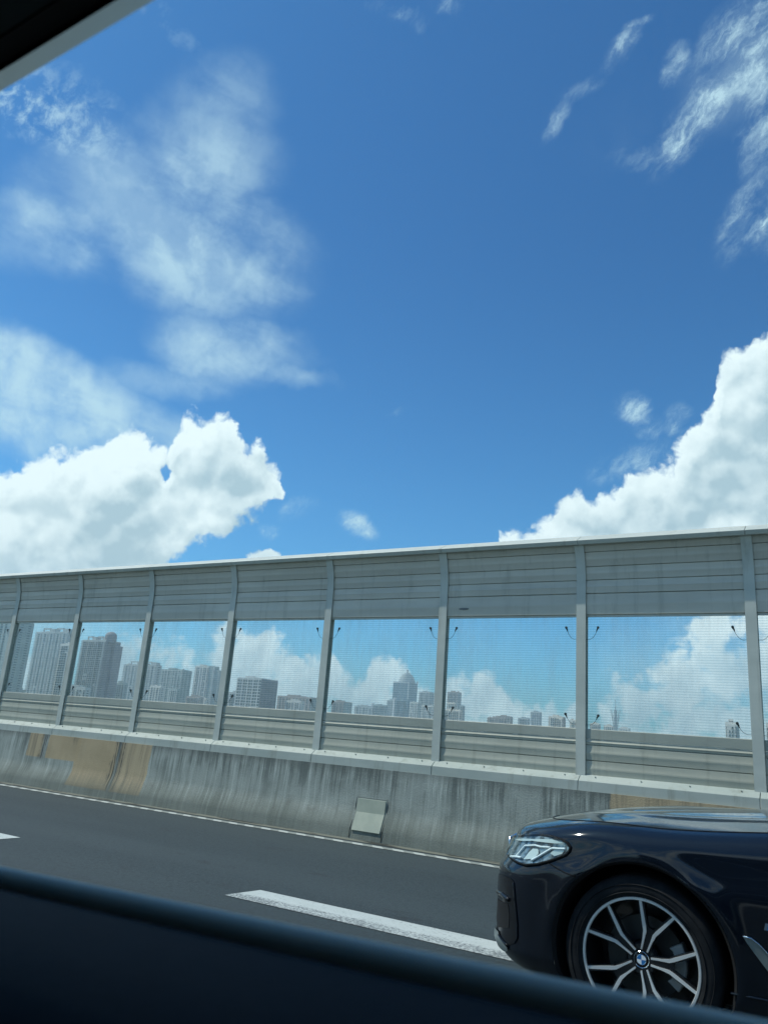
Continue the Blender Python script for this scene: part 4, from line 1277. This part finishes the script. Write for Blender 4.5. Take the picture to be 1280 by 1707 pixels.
B('pale pinkish block in front of the tan high-rise', -855, -833, 1700, 8, 78, W_cream, 5, fh=3.6)
B('narrow blue-grey block at the right foot of the tan high-rise', -918, -908, 1900, 11, 81, W_dark, 3)
B('small distant grey block, leftmost of the low far row', -944, -896, 2200, 14, 70, W_tan, 9, crown='box')
B('distant grey twin-winged block, tallest of the low far row', -875, -845, 2300, 15, 91, W_grey, 6, fh=3.8, crown='box')
B('low distant block joined to the left of the tallest far one', -875, -842, 2200, 10, 68, W_grey, 7, crown='box')
B('pinkish white block with dark window rows left of the post beside the lattice tower', -534, -505, 1500, 14, 53, W_cream, 7, fh=3.6, crown='box', side_dark=W_tan)
B('small pinkish block touching the left edge of the post nearest the lattice tower', -525, -511, 1600, 8, 52, W_cream, 4, fh=3.6)
B('small pinkish block touching the right edge of the post nearest the lattice tower', -513, -493, 1700, 9, 50, W_cream, 5, fh=3.6, crown='box')
B('low pink and white block just left of the lattice tower', -541, -519, 1900, 10, 53, W_cream, 5, fh=3.8, crown='box')
B('low white block just right of the lattice tower', -533, -507, 2000, 11, 52, W_pale, 6, fh=3.8, crown='box')
B('bright white block alone at the right end of the skyline', -101, -92.5, 700, 10, 28, W_pale, 4, fh=3.0, frac=(.5, .45), side_dark=W_dark)
B('bright white block at the right edge, beyond the last post', -66, -56, 650, 9, 27, W_pale, 5, fh=3.0, frac=(.5, .45))
B('low dark villa with pointed roof at the foot of the leftmost tower', -1043, -1023, 700, 8, 20, W_dark, 4)
lows = (('low grey podium with rooftop tanks between the two leftmost towers', -1010, -962, 760, 30), ('low pale housing row right of the turreted tower', -1150, -1098, 1150, 38),
        ('low pink-walled housing row before the beige apartment tower', -1052, -1018, 1050, 36), ('low pale hall right of the white-framed mauve block', -905, -868, 1150, 42),
        ('low cream housing row left of the skyscraper', -1180, -1120, 1800, 62), ('low cream housing row below the tan high-rise', -820, -770, 1600, 58), ('low white housing row at the start of the far row', -905, -850, 2050, 60))
for q_, (lb, x0_, x1_, y_, z_) in enumerate(lows):
    B(lb, x0_, x1_, y_, 10, z_, (W_grey, W_cream, W_tan, W_pale)[q_ % 4], 8 + q_ % 3, fh=3.4, crown='box')
# far lattice broadcasting tower
tv = empty('broadcast_tower', (-864, 3200, -8)); tag(tv, 'slender lattice broadcasting tower with a thin mast on the horizon', 'tower')
t = MB(); Hh = 159; n_ = 12
def rad(z): q = z / Hh; return 7.5 + 9.0 * (2 * q - .85) ** 2
for k in range(n_):
    for tw in (1, -1):
        t.tube([(rad(Hh * i / 16) * math.cos(2 * math.pi * k / n_ + tw * 1.1 * i / 16), rad(Hh * i / 16) * math.sin(2 * math.pi * k / n_ + tw * 1.1 * i / 16), Hh * i / 16) for i in range(17)], .75, 5)
t.build('lattice', W_dark, tv)
t = MB(); t.tube([(0, 0, 0), (0, 0, Hh)], 4.5, 10); t.build('core', W_dark, tv)
t = MB(); t.tube([(0, 0, Hh), (0, 0, Hh + 14), (0, 0, Hh + 15), (0, 0, Hh + 40)], [3, 2.4, 1.3, .7], 8); t.build('mast', W_dark, tv)

# ------------------------------------------------------------------ air
b_ = MB(); b_.box(-4200, 4200, -2500, 4200, -9.0, 260)
M_haze = bpy.data.materials.new('haze'); M_haze.use_nodes = True
nt = M_haze.node_tree; nt.nodes.clear(); g = NG(nt)
pv = g.n('ShaderNodeVolumePrincipled'); pv.inputs['Color'].default_value = (.76, .93, .97, 1); pv.inputs['Density'].default_value = .00019; pv.inputs['Anisotropy'].default_value = .3
om = g.n('ShaderNodeOutputMaterial'); nt.links.new(pv.outputs[0], om.inputs['Volume'])
hz = b_.build('haze', M_haze); tag(hz, kind='stuff')
